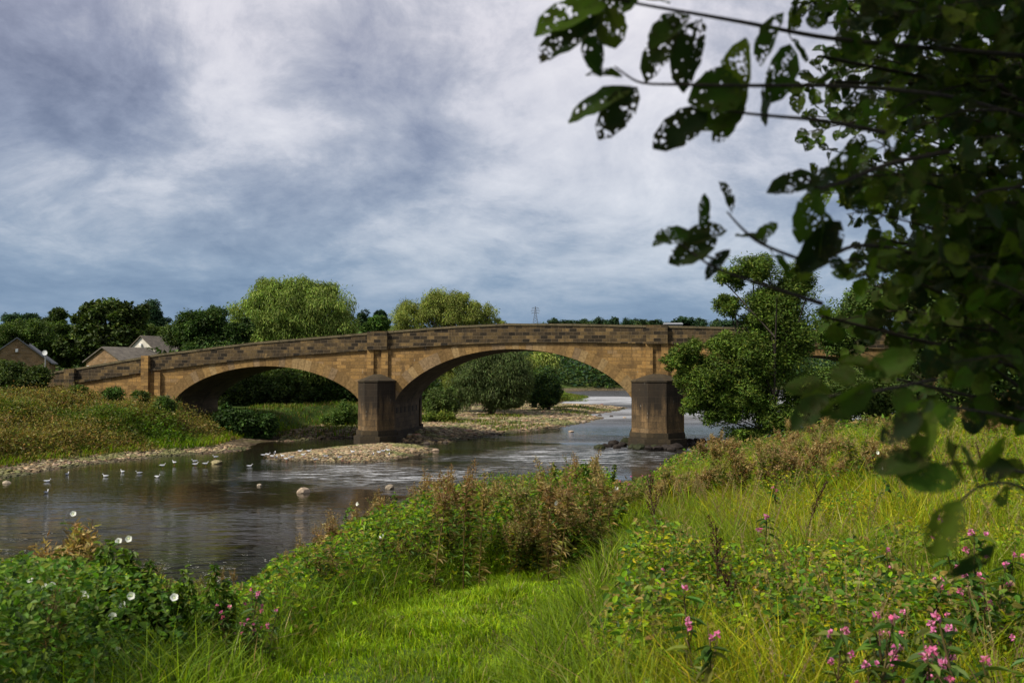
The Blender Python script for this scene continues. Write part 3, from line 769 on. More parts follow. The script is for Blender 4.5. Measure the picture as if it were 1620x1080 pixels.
def zg(x, y): return float(terrain(np.array([x]), np.array([y]))[0])
def base_at(px, Y):
    x = (px - 810.0) / F * Y; return (x, Y, zg(x, Y))
def lobes_px(base, Y, items):
    """(px, py, rx_px, rz_px[, depth offset m]) -> lobes relative to base; radii become metres"""
    out = []
    for it in items:
        px, py, rx, rz = it[:4]; dy = it[4] if len(it) > 4 else 0.0
        p = at(px, py, Y + dy); k_ = (Y + dy) / F
        out.append((p[0] - base[0], p[1] - base[1], p[2] - base[2], rx * k_, (rx * k_ + rz * k_) * 0.5, rz * k_))
    return out
def tree_px(name, bpx, Y, items, *a, **kw):
    b = base_at(bpx, Y); return tree(name, b, lobes_px(b, Y, items), *a, **kw)

rng(21)
tree_px('willow_tree', 462, 96, [(450, 490, 70, 52), (512, 500, 52, 55), (405, 515, 52, 50), (470, 468, 44, 34), (430, 462, 34, 26), (505, 470, 36, 30), (540, 525, 28, 40), (365, 535, 24, 36), (460, 560, 90, 45)],
        480, 230, 0.30, 0.28, WILLOW, 'huge pale green willow rising behind the left arch, tallest tree of the view', style='willow', trunk_r=0.55, fr=0.25, limbs=44, shell=0.78)
rng(22)
tree_px('willow_tree', 715, 112, [(705, 490, 48, 32), (655, 502, 40, 30), (755, 500, 42, 30), (690, 478, 30, 22), (735, 480, 30, 20), (790, 512, 16, 16), (625, 518, 18, 20), (735, 590, 40, 50), (790, 600, 42, 50, -3), (700, 560, 50, 40)],
        440, 210, 0.28, 0.28, WILLOW, 'open crowned willow with visible limbs above the parapet left of the bridge summit', style='willow', trunk_r=0.55, fr=0.26, limbs=60, bark=(0.06, 0.05, 0.035), shell=0.7)
rng(23)
tree_px('willow_tree', 778, 104, [(760, 585, 36, 38), (805, 590, 34, 44), (740, 612, 26, 36), (825, 602, 20, 38), (790, 560, 40, 26), (780, 625, 44, 24), (815, 630, 20, 18)], 360, 200, 0.30, 0.26, WILLOW_D,
        'grey green willow drooping onto the shingle, seen through the middle arch', style='willow', trunk_r=0.4, fr=0.34, limbs=18)
rng(24)
tree_px('willow_tree', 845, 124, [(842, 580, 34, 32), (860, 572, 26, 26), (830, 600, 26, 28)], 110, 110, 0.45, 0.3, WILLOW, 'brighter willow behind the drooping one, right of it under the middle arch', style='willow', trunk_r=0.4, fr=0.36, limbs=10)
tree_px('dark_tree', 868, 118, [(864, 604, 24, 30), (850, 620, 22, 22), (874, 622, 16, 18), (862, 634, 24, 12)], 170, 170, 0.24, 0.5, BLUE + MID, 'small dark rounded tree at the upstream end of the shingle', trunk_r=0.25, limbs=8)
tree_px('bush', 700, 93, [(700, 632, 26, 26), (685, 645, 20, 18), (712, 640, 18, 20)], 70, 110, 0.26, 0.4, [(0.075, 0.12, 0.03), (0.10, 0.15, 0.035), (0.06, 0.10, 0.02)], 'rounded light green bush beside the left pier under the middle arch', 'bush', trunk_r=0.1, limbs=12, stems=3)
for i, (x_, y_, rx, rz) in enumerate([(676, 660, 13, 10), (698, 658, 12, 10), (712, 662, 8, 9), (684, 672, 8, 5), (798, 648, 8, 7), (905, 632, 22, 9), (890, 625, 10, 8)]):
    Y = 90 if i < 4 else (120 if i == 4 else 170)
    tree_px('bush', x_, Y, [(x_, y_, rx, rz), (x_ + rx * 0.5, y_ + 2, rx * 0.7, rz * 0.8)], 26, 90, 0.22, 0.3, LIME,
            ['low yellow green bush nearest the left pier on the shingle', 'middle one of the low yellow green bushes on the shingle', 'low olive bush at the right end of the shingle bushes', 'tiny lime tuft of scrub in front of the low bushes',
             'small lime bush under the drooping willow', 'long lime green scrub on the far river point', 'taller scrub at the left root of the far river point'][i], 'bush', trunk_r=0.05, limbs=4, stems=2, fr=0.45)

# dark wood behind the left arch and on the left skyline
rng(25)
tree_px('dark_tree', 335, 88, [(330, 515, 34, 36), (300, 520, 28, 30), (375, 525, 30, 26), (340, 560, 60, 35)], 260, 210, 0.26, 0.45, DARK, 'dark spiky topped tree against the left flank of the tall willow', trunk_r=0.4, limbs=26, fr=0.26)
for px_s in (299, 330, 352):
    pass
tree_px('dark_tree', 405, 92, [(400, 620, 60, 40), (350, 630, 40, 34), (450, 615, 45, 40)], 150, 200, 0.30, 0.5, DARK, 'dark broad tree filling the left half of the left arch', trunk_r=0.4, limbs=20)
tree_px('dark_tree', 515, 97, [(505, 620, 50, 40), (550, 615, 40, 42), (470, 635, 40, 30)], 150, 180, 0.30, 0.5, DARK, 'dark tree in the right half of the left arch', trunk_r=0.4, limbs=20)
tree_px('bush', 393, 73, [(385, 665, 36, 20), (415, 672, 26, 20), (400, 690, 30, 12), (360, 655, 26, 14)], 90, 120, 0.28, 0.5, [(0.04, 0.085, 0.018), (0.06, 0.11, 0.022), (0.03, 0.06, 0.015)], 'glossy green bush hanging over the pool beside the left arch', 'bush', trunk_r=0.1, limbs=12, stems=3)
tree_px('bush', 545, 84, [(545, 655, 24, 20), (525, 668, 20, 12)], 50, 110, 0.25, 0.35, MID, 'feathery green bush immediately left of the left pier', 'bush', trunk_r=0.08, limbs=8, stems=3)
rng(26)
tree_px('dark_tree', 172, 150, [(172, 498, 44, 26), (140, 500, 26, 22), (205, 500, 30, 24), (172, 535, 62, 34), (110, 555, 40, 30), (215, 535, 30, 26)], 260, 120, 0.60, 0.6, DARK,
        'big dark spreading tree standing behind the cottages', trunk_r=0.6, fr=0.24, shell=0.75, limbs=34, squash=0.55)
skyl = [('dark_tree', 242, 180, [(240, 495, 20, 20), (250, 515, 24, 18)], BLUE, 'rounded bluish tree right of the big dark tree'),
        ('dark_tree', 94, 205, [(93, 500, 16, 11), (85, 512, 20, 10)], DARK, 'small dark tree breaking the left skyline'),
        ('dark_tree', 35, 220, [(28, 506, 26, 9), (48, 504, 18, 9)], BLUE, 'flat topped dark tree at the far left skyline'),
        ('green_tree', 20, 130, [(20, 530, 36, 24), (60, 525, 28, 18)], MID, 'mid green tree behind the slate roofed house'),
        ('green_tree', 80, 150, [(82, 528, 26, 20), (100, 520, 18, 14), (70, 545, 30, 20)], MID, 'lighter green tree between the slate roofed house and the big dark tree'),
        ('green_tree', 245, 165, [(235, 525, 22, 12), (258, 528, 18, 12)], MID, 'low green tree just behind the cream gable'),
        ('dark_tree', 578, 210, [(574, 506, 12, 18), (584, 515, 12, 14)], BLUE, 'narrow dark tree in the gap between the two big willows'),
        ('green_tree', 602, 190, [(600, 512, 20, 14), (590, 520, 20, 12)], MID, 'small green tree beside the narrow dark tree in the gap between the willows'),
        ('dark_tree', 604, 420, [(601, 500, 10, 8)], BLUE, 'distant bluish tree topping the gap between the willows'),
        ('dark_tree', 285, 120, [(285, 530, 30, 22)], DARK, 'dark tree hiding the right end of the cream gabled house roof')]
for i, (nm, bp, Y, it, pal, lab) in enumerate(skyl):
    tree_px(nm, bp, Y, it, 90 if Y < 200 else 50, 170, 0.32 * Y / 150, 0.55, pal, lab, trunk_r=0.35, limbs=8)
tree_px('bush', 42, 70, [(30, 600, 42, 22), (62, 598, 26, 18), (10, 585, 30, 16), (40, 620, 50, 14)], 150, 170, 0.2, 0.45, DARK, 'dark dense bush at the left end of the bridge wall', 'bush', trunk_r=0.12, limbs=16, stems=3)
for (x_, y_, rx, rz, Y, lab) in [(125, 618, 14, 9, 69, 'little green shrub against the foot of the black buttress'), (180, 622, 18, 8, 68, 'low green shrub along the base of the left approach wall'), (225, 626, 18, 8, 67.5, 'low leafy shrub below the ochre buttress'), (262, 640, 22, 12, 66, 'leafy shrub at the left foot of the left arch')]:
    tree_px('bush', x_, Y, [(x_, y_, rx, rz)], 20, 90, 0.2, 0.4, MID, lab, 'bush', trunk_r=0.05, limbs=4, stems=2, fr=0.5)

# ash like tree on the near bank in front of the right arch
rng(27)
tree_px('ash_tree', 1215, 42, [(1195, 425, 46, 26), (1160, 440, 30, 20), (1150, 480, 30, 22), (1215, 470, 50, 30), (1200, 520, 46, 30), (1090, 560, 34, 26), (1120, 585, 40, 24), (1075, 595, 26, 18), (1160, 600, 52, 30), (1220, 580, 50, 40), (1120, 630, 44, 20), (1200, 640, 60, 20), (1250, 540, 44, 60), (1270, 620, 40, 40), (1150, 540, 40, 26), (1120, 600, 60, 40), (1180, 560, 60, 50), (1230, 500, 50, 50), (1170, 620, 60, 36), (1260, 450, 40, 40), (1070, 570, 26, 24), (1150, 655, 50, 26), (1230, 665, 60, 26), (1100, 640, 30, 16), (1180, 690, 50, 20)],
        1150, 190, 0.13, 0.36, [(0.075, 0.135, 0.018), (0.10, 0.17, 0.022), (0.055, 0.10, 0.016), (0.14, 0.19, 0.025)], 'feathery many stemmed tree on the near bank hiding the right pier edge', trunk_r=0.12, stems=5, limbs=90, fr=0.28, shell=0.32, squash=0.75, bark=(0.03, 0.024, 0.018))
rng(28)
for (bp, Y, it, pal, lab) in [(1340, 62, [(1330, 520, 50, 50), (1370, 480, 40, 40), (1320, 610, 50, 40)], MID, 'green tree behind the feathery one, right of it'),
                              (1440, 54, [(1440, 470, 60, 50), (1480, 540, 60, 60), (1420, 600, 50, 40)], DARK, 'dark tree beyond the meadow behind the foreground leaves'),
                              (1560, 48, [(1560, 470, 70, 60), (1600, 560, 70, 70), (1540, 610, 60, 40)], DARK, 'darkest tree at the right edge beyond the meadow'),
                              (1385, 80, [(1385, 590, 50, 34), (1340, 600, 30, 26)], DARK, 'dark tree in the shade under the right arch')]:
    tree_px('green_tree' if pal is MID else 'dark_tree', bp, Y, it, 260, 190, 0.20, 0.5, pal, lab, trunk_r=0.35, limbs=18)

tree_px('bush', 1310, 46, [(1300, 640, 50, 32), (1350, 625, 56, 38), (1262, 662, 40, 22), (1400, 630, 50, 40)], 220, 190, 0.16, 0.4, MID, 'bushy scrub filling the gap right of the feathery tree', 'bush', trunk_r=0.08, limbs=14, stems=3)
# far ridge: single trees, then the wood on the hillside as one mass
rng(29)
ridge = [(876, 503, 10, 6), (898, 506, 9, 4), (925, 505, 10, 5), (945, 502, 10, 8), (962, 505, 8, 6), (972, 502, 7, 7), (993, 503, 9, 8), (1012, 505, 12, 6), (1038, 506, 10, 5), (1066, 507, 8, 4), (1080, 501, 11, 8), (1108, 504, 10, 8), (1135, 505, 10, 7), (1160, 505, 12, 8)]
fars = []
for k_ in range(3):
    root = empty('ridge_tree', (0, 0, 0))
    ctr, rad = cluster_set([(0, 0, 6.5, 6, 6, 4.5), (2.5, 0, 4.5, 4.5, 4.5, 3), (-3, 0, 5, 4, 4, 3.2)], 34, 0.36, 0.6, 0.8)
    cm = MB(); clump_leaves(cm, ctr, rad, 60, 1.3, 0.7, BLUE, 'lance', 'round')
    tm = MB(); tube(tm, [(0, 0, -2), (0.1, 0, 3), (0, 0, 7)], [0.5, 0.35, 0.1], 6, (0.05, 0.04, 0.03))
    tm.build('trunk', M_BARK, root); cm.build('crown', M_TREE, root); fars.append(root)
used = set()
rlab = ['lone dome shaped tree on the far ridge just right of the pylon', 'low flat tree second to the right of the pylon', 'small tree third to the right of the pylon', 'taller tree at the left of the middle ridge clump', 'squat tree in the middle ridge clump', 'narrow tree ending the middle ridge clump',
        'pointed tree left in the long ridge clump', 'broad tree in the centre of the long ridge clump', 'low tree ending the long ridge clump', 'small tree left of the grey barn roof', 'tall dark tree standing over the grey barn', 'round tree right of the grey barn', 'ridge tree half hidden by the feathery tree', 'last ridge tree behind the feathery tree']
for i, (x_, y_, rx, rz) in enumerate(ridge):
    Y = 950 + 60 * ((i * 7) % 5)
    src = fars[i % 3]
    o = src if i < 3 else copy_tree(src)
    p = at(x_, y_ + rz * 2.6, Y); sc = rx * (1.15 + 0.5 * ((i * 5) % 3)) * Y / F / 7.0
    o.location = p; o.scale = (sc, sc, rz * Y / F * 2.6 / 10.5); o.rotation_euler.z = i * 1.3
    tag(o, rlab[i], 'tree', 'trees along the far ridge')
cm = MB(); rg = rng(301); n = 150
q_ = rg.uniform(850, 1230, n); Yd = rg.uniform(1060, 1240, n); P_ = np.array([at(a_, 511.5 + 1.5 * math.sin(a_ * 0.06) + rg.uniform(-1.5, 1.0), b_) for a_, b_ in zip(q_, Yd)]); rs = rg.uniform(1.5, 4.0, n)
clump_leaves(cm, P_ - [0, 0, 1.5], np.stack([rs * 2.2, rs, rs], 1), 50, 1.5, 0.7, BLUE + DARK, 'lance', 'round', 0.3)
tag(cm.build('hedgerow', M_TREE), 'low dark hedgerow line along the far ridge', 'hedge', kind='stuff')
cm = MB(); rg = rng(30)
n = 2600
x_ = rg.uniform(-60, 330, n); y_ = 268 + 372 * rg.uniform(0, 1, n) ** 1.6
m_ = sdist(LB, x_, y_) > 4
x_, y_ = x_[m_], y_[m_]; z_ = terrain(x_, y_)
ctr = np.stack([x_, y_, z_ + 2.5], 1); rs = rg.uniform(2.5, 5.0, len(x_)); rad = np.stack([rs, rs, rs], 1)
clump_leaves(cm, ctr, rad, 90, 1.1, 0.6, BLUE + DARK, 'lance', 'round', 0.3)
tag(cm.build('hillside_wood', M_TREE), 'dark wood covering the far hillside upstream', 'wood', kind='stuff')
cm = MB(); n = 900
x_ = rg.uniform(-330, -45, n); y_ = rg.uniform(165, 420, n); z_ = terrain(x_, y_)
ctr = np.stack([x_, y_, z_ + 3.0], 1); rs = rg.uniform(2.5, 5.0, n); rad = np.stack([rs, rs, rs], 1)
clump_leaves(cm, ctr, rad, 110, 0.8, 0.6, BLUE + DARK + MID, 'lance', 'round', 0.3)
tag(cm.build('hillside_wood', M_TREE), 'mixed dark wood on the slope behind the cottages', 'wood', kind='stuff')
cm = MB(); n = 420
x_ = rg.uniform(-45, -8, n); y_ = rg.uniform(118, 165, n); z_ = terrain(x_, y_)
ctr = np.stack([x_, y_, z_ + 1.8], 1); rs = rg.uniform(1.5, 3.0, n); rad = np.stack([rs, rs, rs], 1)
clump_leaves(cm, ctr, rad, 70, 0.8, 0.6, DARK, 'lance', 'round', 0.3)
tag(cm.build('thicket', M_TREE), 'dark thicket low behind the willows', 'thicket', kind='stuff')
cm = MB(); n = 300
x_ = rg.uniform(30, 110, n); y_ = rg.uniform(40, 95, n); z_ = terrain(x_, y_)
ok = sdist(RB, x_, y_) > 8; x_, y_, z_ = x_[ok], y_[ok], z_[ok]
ctr = np.stack([x_, y_, z_ + 2.2], 1); rs = rg.uniform(1.2, 2.8, len(x_)); rad = np.stack([rs, rs, rs], 1)
clump_leaves(cm, ctr, rad, 90, 0.5, 0.6, DARK, 'lance', 'round', 0.3)
tag(cm.build('thicket', M_TREE), 'dark thicket closing the meadow on the right', 'thicket', kind='stuff')

# ------------------------------------------------------------------ houses, pylon, barn
M_SLATE = plain_mat('slate', 0.7, 0.3, 2.0)
M_RENDER = plain_mat('render', 0.85, 0.05, 1.0)
def house(px_apex, py_apex, half_px, drop_px, ridge_px, Y, wall, roofc, label, yaw=0.0, wallc=(1, 1, 1), depth=9.0):
    """gable towards the camera; ridge runs back and sideways"""
    p = at(px_apex, py_apex, Y); k_ = Y / F; hw = half_px * k_; ez = -drop_px * k_
    gz = zg(p[0], Y); H = p[2] - gz
    h = tag(empty('house', (p[0], Y, gz), yaw), label, 'house')
    wl_ = MB()
    gp = np.array([[-hw, 0, -0.5], [hw, 0, -0.5], [hw, 0, H + ez], [0, 0, H - 0.06], [-hw, 0, H + ez]])
    bp_ = gp + [0, depth, 0]
    for q, fl_ in ((gp, 1), (bp_, -1)):
        wl_.add(q, [[0, 1, 2], [0, 2, 4], [2, 3, 4]] if fl_ > 0 else [[0, 2, 1], [0, 4, 2], [2, 4, 3]], None, wallc, q[:, [0, 2]])
    for a_, b_ in (((1), (2)), ((4), (0))):
        q = np.array([gp[a_], bp_[a_], bp_[b_], gp[b_]])
        wl_.add(q, None, [[0, 1, 2, 3]], wallc, q[:, [1, 2]])
    wl_.build('wall', wall, h, uv=True)
    rf = MB(); ov = 0.35
    for sg in (-1, 1):
        dx_ = sg * (hw + ov); dz_ = ez * (hw + ov) / hw
        a_ = np.array([0, -0.25, H]); b_ = np.array([dx_, -0.25, H + dz_])
        a2 = a_ + [0, depth + 0.5, 0]; b2 = b_ + [0, depth + 0.5, 0]; t_ = np.array([0, 0, 0.14])
        v = np.array([a_, b_, b2, a2, a_ + t_, b_ + t_, b2 + t_, a2 + t_])
        rf.add(v, None, [[0, 1, 2, 3], [4, 7, 6, 5], [0, 4, 5, 1], [1, 5, 6, 2], [2, 6, 7, 3]], roofc)
    rf.build('roof', M_SLATE, h)
    return h, H, hw
rng(31)
M_H2 = M_HOUSE
h1, H1, hw1 = house(27, 535, 47, 37, 0, 128, M_HOUSE, (0.13, 0.135, 0.15), 'stone house with blue grey slate roof at the left edge', R(22), depth=16)
lm = MB(); box(lm, (-0.15, -0.30, H1 - 1.75), (0.15, -0.02, H1 - 1.35), (0.7, 0.7, 0.7)); lm.build('wall_lamp', M_PLAIN, h1)
h2, H2, hw2 = house(164, 550, 42, 21, 0, 112, M_HOUSE, (0.11, 0.095, 0.075), 'stone cottage with low brown roof behind the bridge approach', R(-30), depth=6)
wd = MB(); box(wd, (-hw2 + 0.2, -0.05, 1.5), (-hw2 + 0.7, -0.005, H2 - 2.0), (0.75, 0.75, 0.72)); wd.build('window', M_PLAIN, h2)
h3, H3, hw3 = house(224, 532, 31, 25, 0, 138, M_RENDER, (0.12, 0.10, 0.075), 'cream rendered house with brown roof behind the stone cottage', R(-22), (0.62, 0.58, 0.50), depth=9)
lm = MB(); box(lm, (-0.15, -0.30, H3 - 1.3), (0.15, -0.02, H3 - 1.0), (0.8, 0.8, 0.8)); lm.build('wall_lamp', M_PLAIN, h3)
cb = MB(); p = at(266, 522, 150); g_ = zg(p[0], 150)
h4 = tag(empty('house', (p[0], 150, g_)), 'house showing only a brick chimney with orange pots above the roofs', 'house')
b4 = MB(); box(b4, (-2.5, 0, -0.5), (3.5, 6, p[2] - g_ - 2.0), (0.3, 0.22, 0.15)); b4.build('wall', M_RENDER, h4)
r4 = MB(); zt = p[2] - g_
r4.add([[-2.8, -0.3, zt - 2.0], [3.8, -0.3, zt - 2.0], [3.8, 6.3, zt - 2.0], [-2.8, 6.3, zt - 2.0], [-2.8, 3, zt - 0.9], [3.8, 3, zt - 0.9]], [[0, 4, 3], [1, 2, 5]], [[0, 1, 5, 4], [2, 3, 4, 5]], (0.11, 0.09, 0.07))
rf4 = r4.build('roof', M_SLATE, h4)
c4 = MB(); box(c4, (-0.7, 2.5, zt - 1.6), (0.7, 3.3, zt - 0.15), (0.20, 0.10, 0.05))
c4.build('chimney', M_RENDER, rf4)
for dx_ in (-0.4, 0.0, 0.4):
    pt = MB(); tube(pt, [(dx_, 2.9, zt - 0.15), (dx_, 2.9, zt + 0.25)], [0.14, 0.11], 8, (0.42, 0.13, 0.05)); pt.build('chimney_pot', M_PLAIN, rf4)
# satellite dish on its pole by the slate roofed house
p = at(72, 558, 105); g_ = zg(p[0], 105)
d_ = tag(empty('satellite_dish', (p[0], 105, g_)), 'round white dish on a thin pole between the slate roofed house and the cottage', 'dish')
pm = MB(); tube(pm, [(0, 0, -0.3), (0, 0, p[2] - g_ - 0.2)], 0.06, 6, (0.25, 0.25, 0.25)); pm.build('pole', M_PLAIN, d_)
dm = MB(); an = np.arange(20) * 2 * math.pi / 20; rr = [0.02, 0.16, 0.27]; v = []
for j, r_ in enumerate(rr): v += [[r_ * math.cos(q), -0.25 + 0.1 - 0.4 * r_ * r_ , p[2] - g_ + r_ * math.sin(q)] for q in an]
q_ = [[j * 20 + i, j * 20 + (i + 1) % 20, (j + 1) * 20 + (i + 1) % 20, (j + 1) * 20 + i] for j in range(2) for i in range(20)]
dm.add(v, None, q_, (0.75, 0.75, 0.75)); dm.add(np.array(v) + [0, 0.04, 0], None, [x[::-1] for x in q_], (0.6, 0.6, 0.6)); dm.build('dish', M_PLAIN, d_)

Y = 1250; p = at(847, 512, Y); ptop = at(847, 485, Y)
py = tag(empty('electricity_pylon', p), 'grey lattice electricity pylon on the far ridge', 'pylon')
H = ptop[2] - p[2]; pm = MB(); g = (0.10, 0.11, 0.13)
def wd_(z): return np.interp(z / H, [-0.3, 0, 0.5, 0.62, 1.0], [4.2, 3.2, 1.5, 1.1, 0.25])
lv = np.array([-0.3, -0.1, 0.08, 0.24, 0.38, 0.50, 0.60, 0.70, 0.80, 0.90, 1.0]) * H
cs_ = [(-1, -1), (1, -1), (1, 1), (-1, 1)]
for sx, sy in cs_: tube(pm, [(sx * wd_(z), sy * wd_(z), z) for z in lv], 0.22, 4, g)
for a_, b_ in zip(lv[:-1], lv[1:]):
    for k_ in range(4):
        c0, c1 = cs_[k_], cs_[(k_ + 1) % 4]
        tube(pm, [(c0[0] * wd_(a_), c0[1] * wd_(a_), a_), (c1[0] * wd_(b_), c1[1] * wd_(b_), b_)], 0.12, 3, g)
        tube(pm, [(c1[0] * wd_(a_), c1[1] * wd_(a_), a_), (c0[0] * wd_(b_), c0[1] * wd_(b_), b_)], 0.12, 3, g)
pm.build('tower', M_PLAIN, py)
for zf, ln in ((0.62, 4.5), (0.76, 5.5), (0.90, 4.2)):
    am = MB(); z = zf * H
    for sg in (-1, 1):
        tube(am, [(0, 0, z), (sg * ln, 0, z + 0.2)], 0.2, 4, g); tube(am, [(0, 0, z + 1.6), (sg * ln, 0, z + 0.2)], 0.12, 4, g)
        tube(am, [(sg * ln, 0, z + 0.2), (sg * ln, 0, z - 1.4)], 0.15, 4, g)
    am.build('cross_arm', M_PLAIN, py)
p = at(1066, 510, 900)
p = p - [0, 0, 1.3]
bn = tag(empty('barn', p), 'long low barn with a grey roof on the far ridge', 'barn')
bm = MB(); box(bm, (-8, 0, -3), (8, 10, -0.3), (0.10, 0.10, 0.10)); bm.build('wall', M_PLAIN, bn)
bm = MB(); bm.add([[-8.5, -0.6, -0.3], [8.5, -0.6, -0.3], [8.5, 10.6, -0.3], [-8.5, 10.6, -0.3], [-8.5, 5, 1.3], [8.5, 5, 1.3]], [[0, 4, 3], [1, 2, 5]], [[0, 1, 5, 4], [2, 3, 4, 5]], (0.20, 0.21, 0.23)); bm.build('roof', M_PLAIN, bn)

# ------------------------------------------------------------------ stones
def rock_mesh(rg, sub=2, rough=0.25, flat=0.6):
    import bmesh
    bm = bmesh.new(); bmesh.ops.create_icosphere(bm, subdivisions=sub, radius=1.0)
    v = np.array([x.co[:] for x in bm.verts]); t = np.array([[q.index for q in f.verts] for f in bm.faces]); bm.free()
    o = rg.uniform(0, 50, 3)
    nz = vnoise(v[:, 0] + o[0] + v[:, 2] * 0.7, v[:, 1] + o[1] - v[:, 2] * 0.6, 1.6, 3, 3)
    v = v * (1 + rough * (nz[:, None] - 0.5) * 2)
    for _ in range(6):
        d = nrm(rg.normal(0, 1, 3)); k_ = rg.uniform(0.6, 0.85); dd = v @ d; ex = np.maximum(dd - k_, 0); v = v - ex[:, None] * d
    return v * [1, rg.uniform(0.65, 1), flat], t
rg = rng(41)
small = [rock_mesh(rg, 1, 0.35, 0.42) for _ in range(6)]
GRAV = [(0.18, 0.13, 0.065), (0.25, 0.18, 0.095), (0.29, 0.215, 0.12), (0.11, 0.08, 0.042), (0.20, 0.155, 0.09), (0.33, 0.26, 0.16)]
def gravel(name, label, x0, x1, y0, y1, n, smin, smax, cond, pal=GRAV, mossy=True):
    x = RNG.uniform(x0, x1, n); y = RNG.uniform(y0, y1, n)
    z, dr, dl, di, gr, s0 = terrain(x, y, True)
    ok = cond(x, y, z, dr, dl, di, gr); x, y, z = x[ok], y[ok], z[ok]; n = len(x)
    mb = MB(); sz = smin + (smax - smin) * RNG.uniform(0, 1, n) ** 2.5; an = RNG.uniform(0, 6.28, n)
    C = pick(pal, n, 0.2)
    if mossy:
        mo = vnoise(x, y, 0.45, 33, 3) > 0.60; C[mo] = C[mo] * 0.45 + np.array([0.06, 0.085, 0.015]) * 0.8
    wet = z < 0.03; C[wet] *= 0.45
    which = RNG.integers(0, 6, n)
    for k_ in range(6):
        v, t = small[k_]; s_ = which == k_; m = s_.sum()
        if not m: continue
        ca, sa = np.cos(an[s_]), np.sin(an[s_])
        V = v[None] * sz[s_][:, None, None]
        V = np.stack([V[..., 0] * ca[:, None] - V[..., 1] * sa[:, None], V[..., 0] * sa[:, None] + V[..., 1] * ca[:, None], V[..., 2]], -1)
        V = V + np.stack([x[s_], y[s_], z[s_] + 0.12 * sz[s_]], 1)[:, None]
        T = t[None] + (np.arange(m) * len(v))[:, None, None]
        mb.add(V.reshape(-1, 3), T.reshape(-1, 3), None, np.repeat(C[s_], len(v), 0))
    return tag(mb.build(name, M_ROCK, smooth=False), label, 'gravel', kind='stuff')
rng(42)
gravel('gravel', 'pale shingle bar in the river in front of the left pier', -16, -4, 54, 69.5, 22000, 0.03, 0.17, lambda x, y, z, dr, dl, di, gr: (di > -0.9) & (z > -0.12))
gravel('gravel', 'narrow shingle strip along the foot of the left bank', -32, -16, 40, 66, 36000, 0.03, 0.18, lambda x, y, z, dr, dl, di, gr: (dl > -1.0) & (dl < 3.2) & (z > -0.13))
gravel('gravel', 'wide sandy coloured shingle beach upstream of the left pier', -17, 17, 69, 160, 70000, 0.05, 0.30, lambda x, y, z, dr, dl, di, gr: (gr > 0.45) & (z > -0.10) & (dl > -1))

def place_rock(px, py, wpx, label, c, flat=0.55, group=None, name='boulder', zoff=None, sub=2):
    p = on_water(px, py); r_ = wpx * p[1] / F / 2
    v, t = rock_mesh(RNG, sub, 0.3, flat); mb = MB()
    mb.add(v * r_, t, None, np.clip(np.asarray(c) * (1 + 0.25 * (vnoise(v[:, 0], v[:, 1], 2.5, 5, 2)[:, None] - 0.5)), 0, 1))
    o = mb.build(name, M_ROCK, smooth=False, loc=(p[0], p[1], (0.1 * r_ if zoff is None else zoff)), rz=RNG.uniform(0, 6.28))
    return tag(o, label, 'rock', group)
rng(43)
place_rock(480, 779, 21, 'pale domed boulder alone in the river, largest of those below the riffle', (0.36, 0.28, 0.20), 0.7, sub=3)
place_rock(617, 773, 17, 'round grey boulder with a white wake to its right', (0.22, 0.18, 0.13), 0.8, sub=3)
place_rock(410, 768, 10, 'small pale rock left of the domed boulder', (0.36, 0.30, 0.22))
place_rock(650, 714, 21, 'flat tan slab at the right tip of the shingle bar', (0.30, 0.235, 0.15), 0.4, sub=3)
place_rock(690, 713, 12, 'small tan rock in the water right of the flat slab', (0.27, 0.20, 0.14), 0.6)
place_rock(343, 733, 24, 'broad yellowish rock at the water edge near the gulls', (0.28, 0.24, 0.12), 0.35, sub=3)
place_rock(10, 764, 14, 'pale stone at the extreme left shore', (0.33, 0.27, 0.19))
place_rock(903, 683, 11, 'flat pale rock in the upstream pool seen through the middle arch', (0.36, 0.27, 0.20), 0.35)
place_rock(949, 658, 9, 'dark rock midstream through the middle arch', (0.05, 0.04, 0.035), 0.6)
place_rock(967, 659, 7, 'smaller dark rock right of the midstream one', (0.05, 0.04, 0.035), 0.6)
place_rock(988, 661, 7, 'tan rock against the left edge of the right pier', (0.33, 0.25, 0.17), 0.6)
place_rock(952, 642, 8, 'reddish boulder standing on the far shingle spit', (0.20, 0.08, 0.08), 1.3)
place_rock(923, 668, 12, 'tan rock at the right tip of the shingle beach', (0.33, 0.26, 0.19), 0.5)
rub = [(948, 707, 16), (960, 704, 14), (972, 700, 20), (984, 703, 16), (990, 697, 18), (1000, 706, 16), (1012, 708, 18), (1026, 709, 17), (1040, 709, 18), (1054, 708, 18), (1068, 706, 20), (1080, 703, 20), (1090, 699, 18), (1100, 697, 16), (1112, 696, 14), (1124, 696, 12), (976, 706, 14), (1008, 703, 14), (1035, 706, 14), (1062, 710, 14), (1095, 703, 16), (1135, 694, 12)]
RUB = []
for (x_, y_, w_) in rub:
    y_ += 2.5; w_ *= 1.25
    mossy = RNG.uniform() < 0.35
    RUB.append(place_rock(x_, y_, w_, 'wet blackish rock in the rubble heaped round the right pier', (0.022, 0.026, 0.008) if mossy else (0.018, 0.013, 0.010), 0.65, 'dark rubble round the right pier'))
FOOT = []
for (x_, y_, w_) in [(688, 699, 16), (700, 697, 16), (712, 697, 12), (676, 702, 14), (705, 700, 10)]:
    FOOT.append(place_rock(x_, y_, w_, 'dark wet rock at the right foot of the left pier', (0.045, 0.034, 0.026), 0.5, 'dark rocks at the foot of the left pier'))

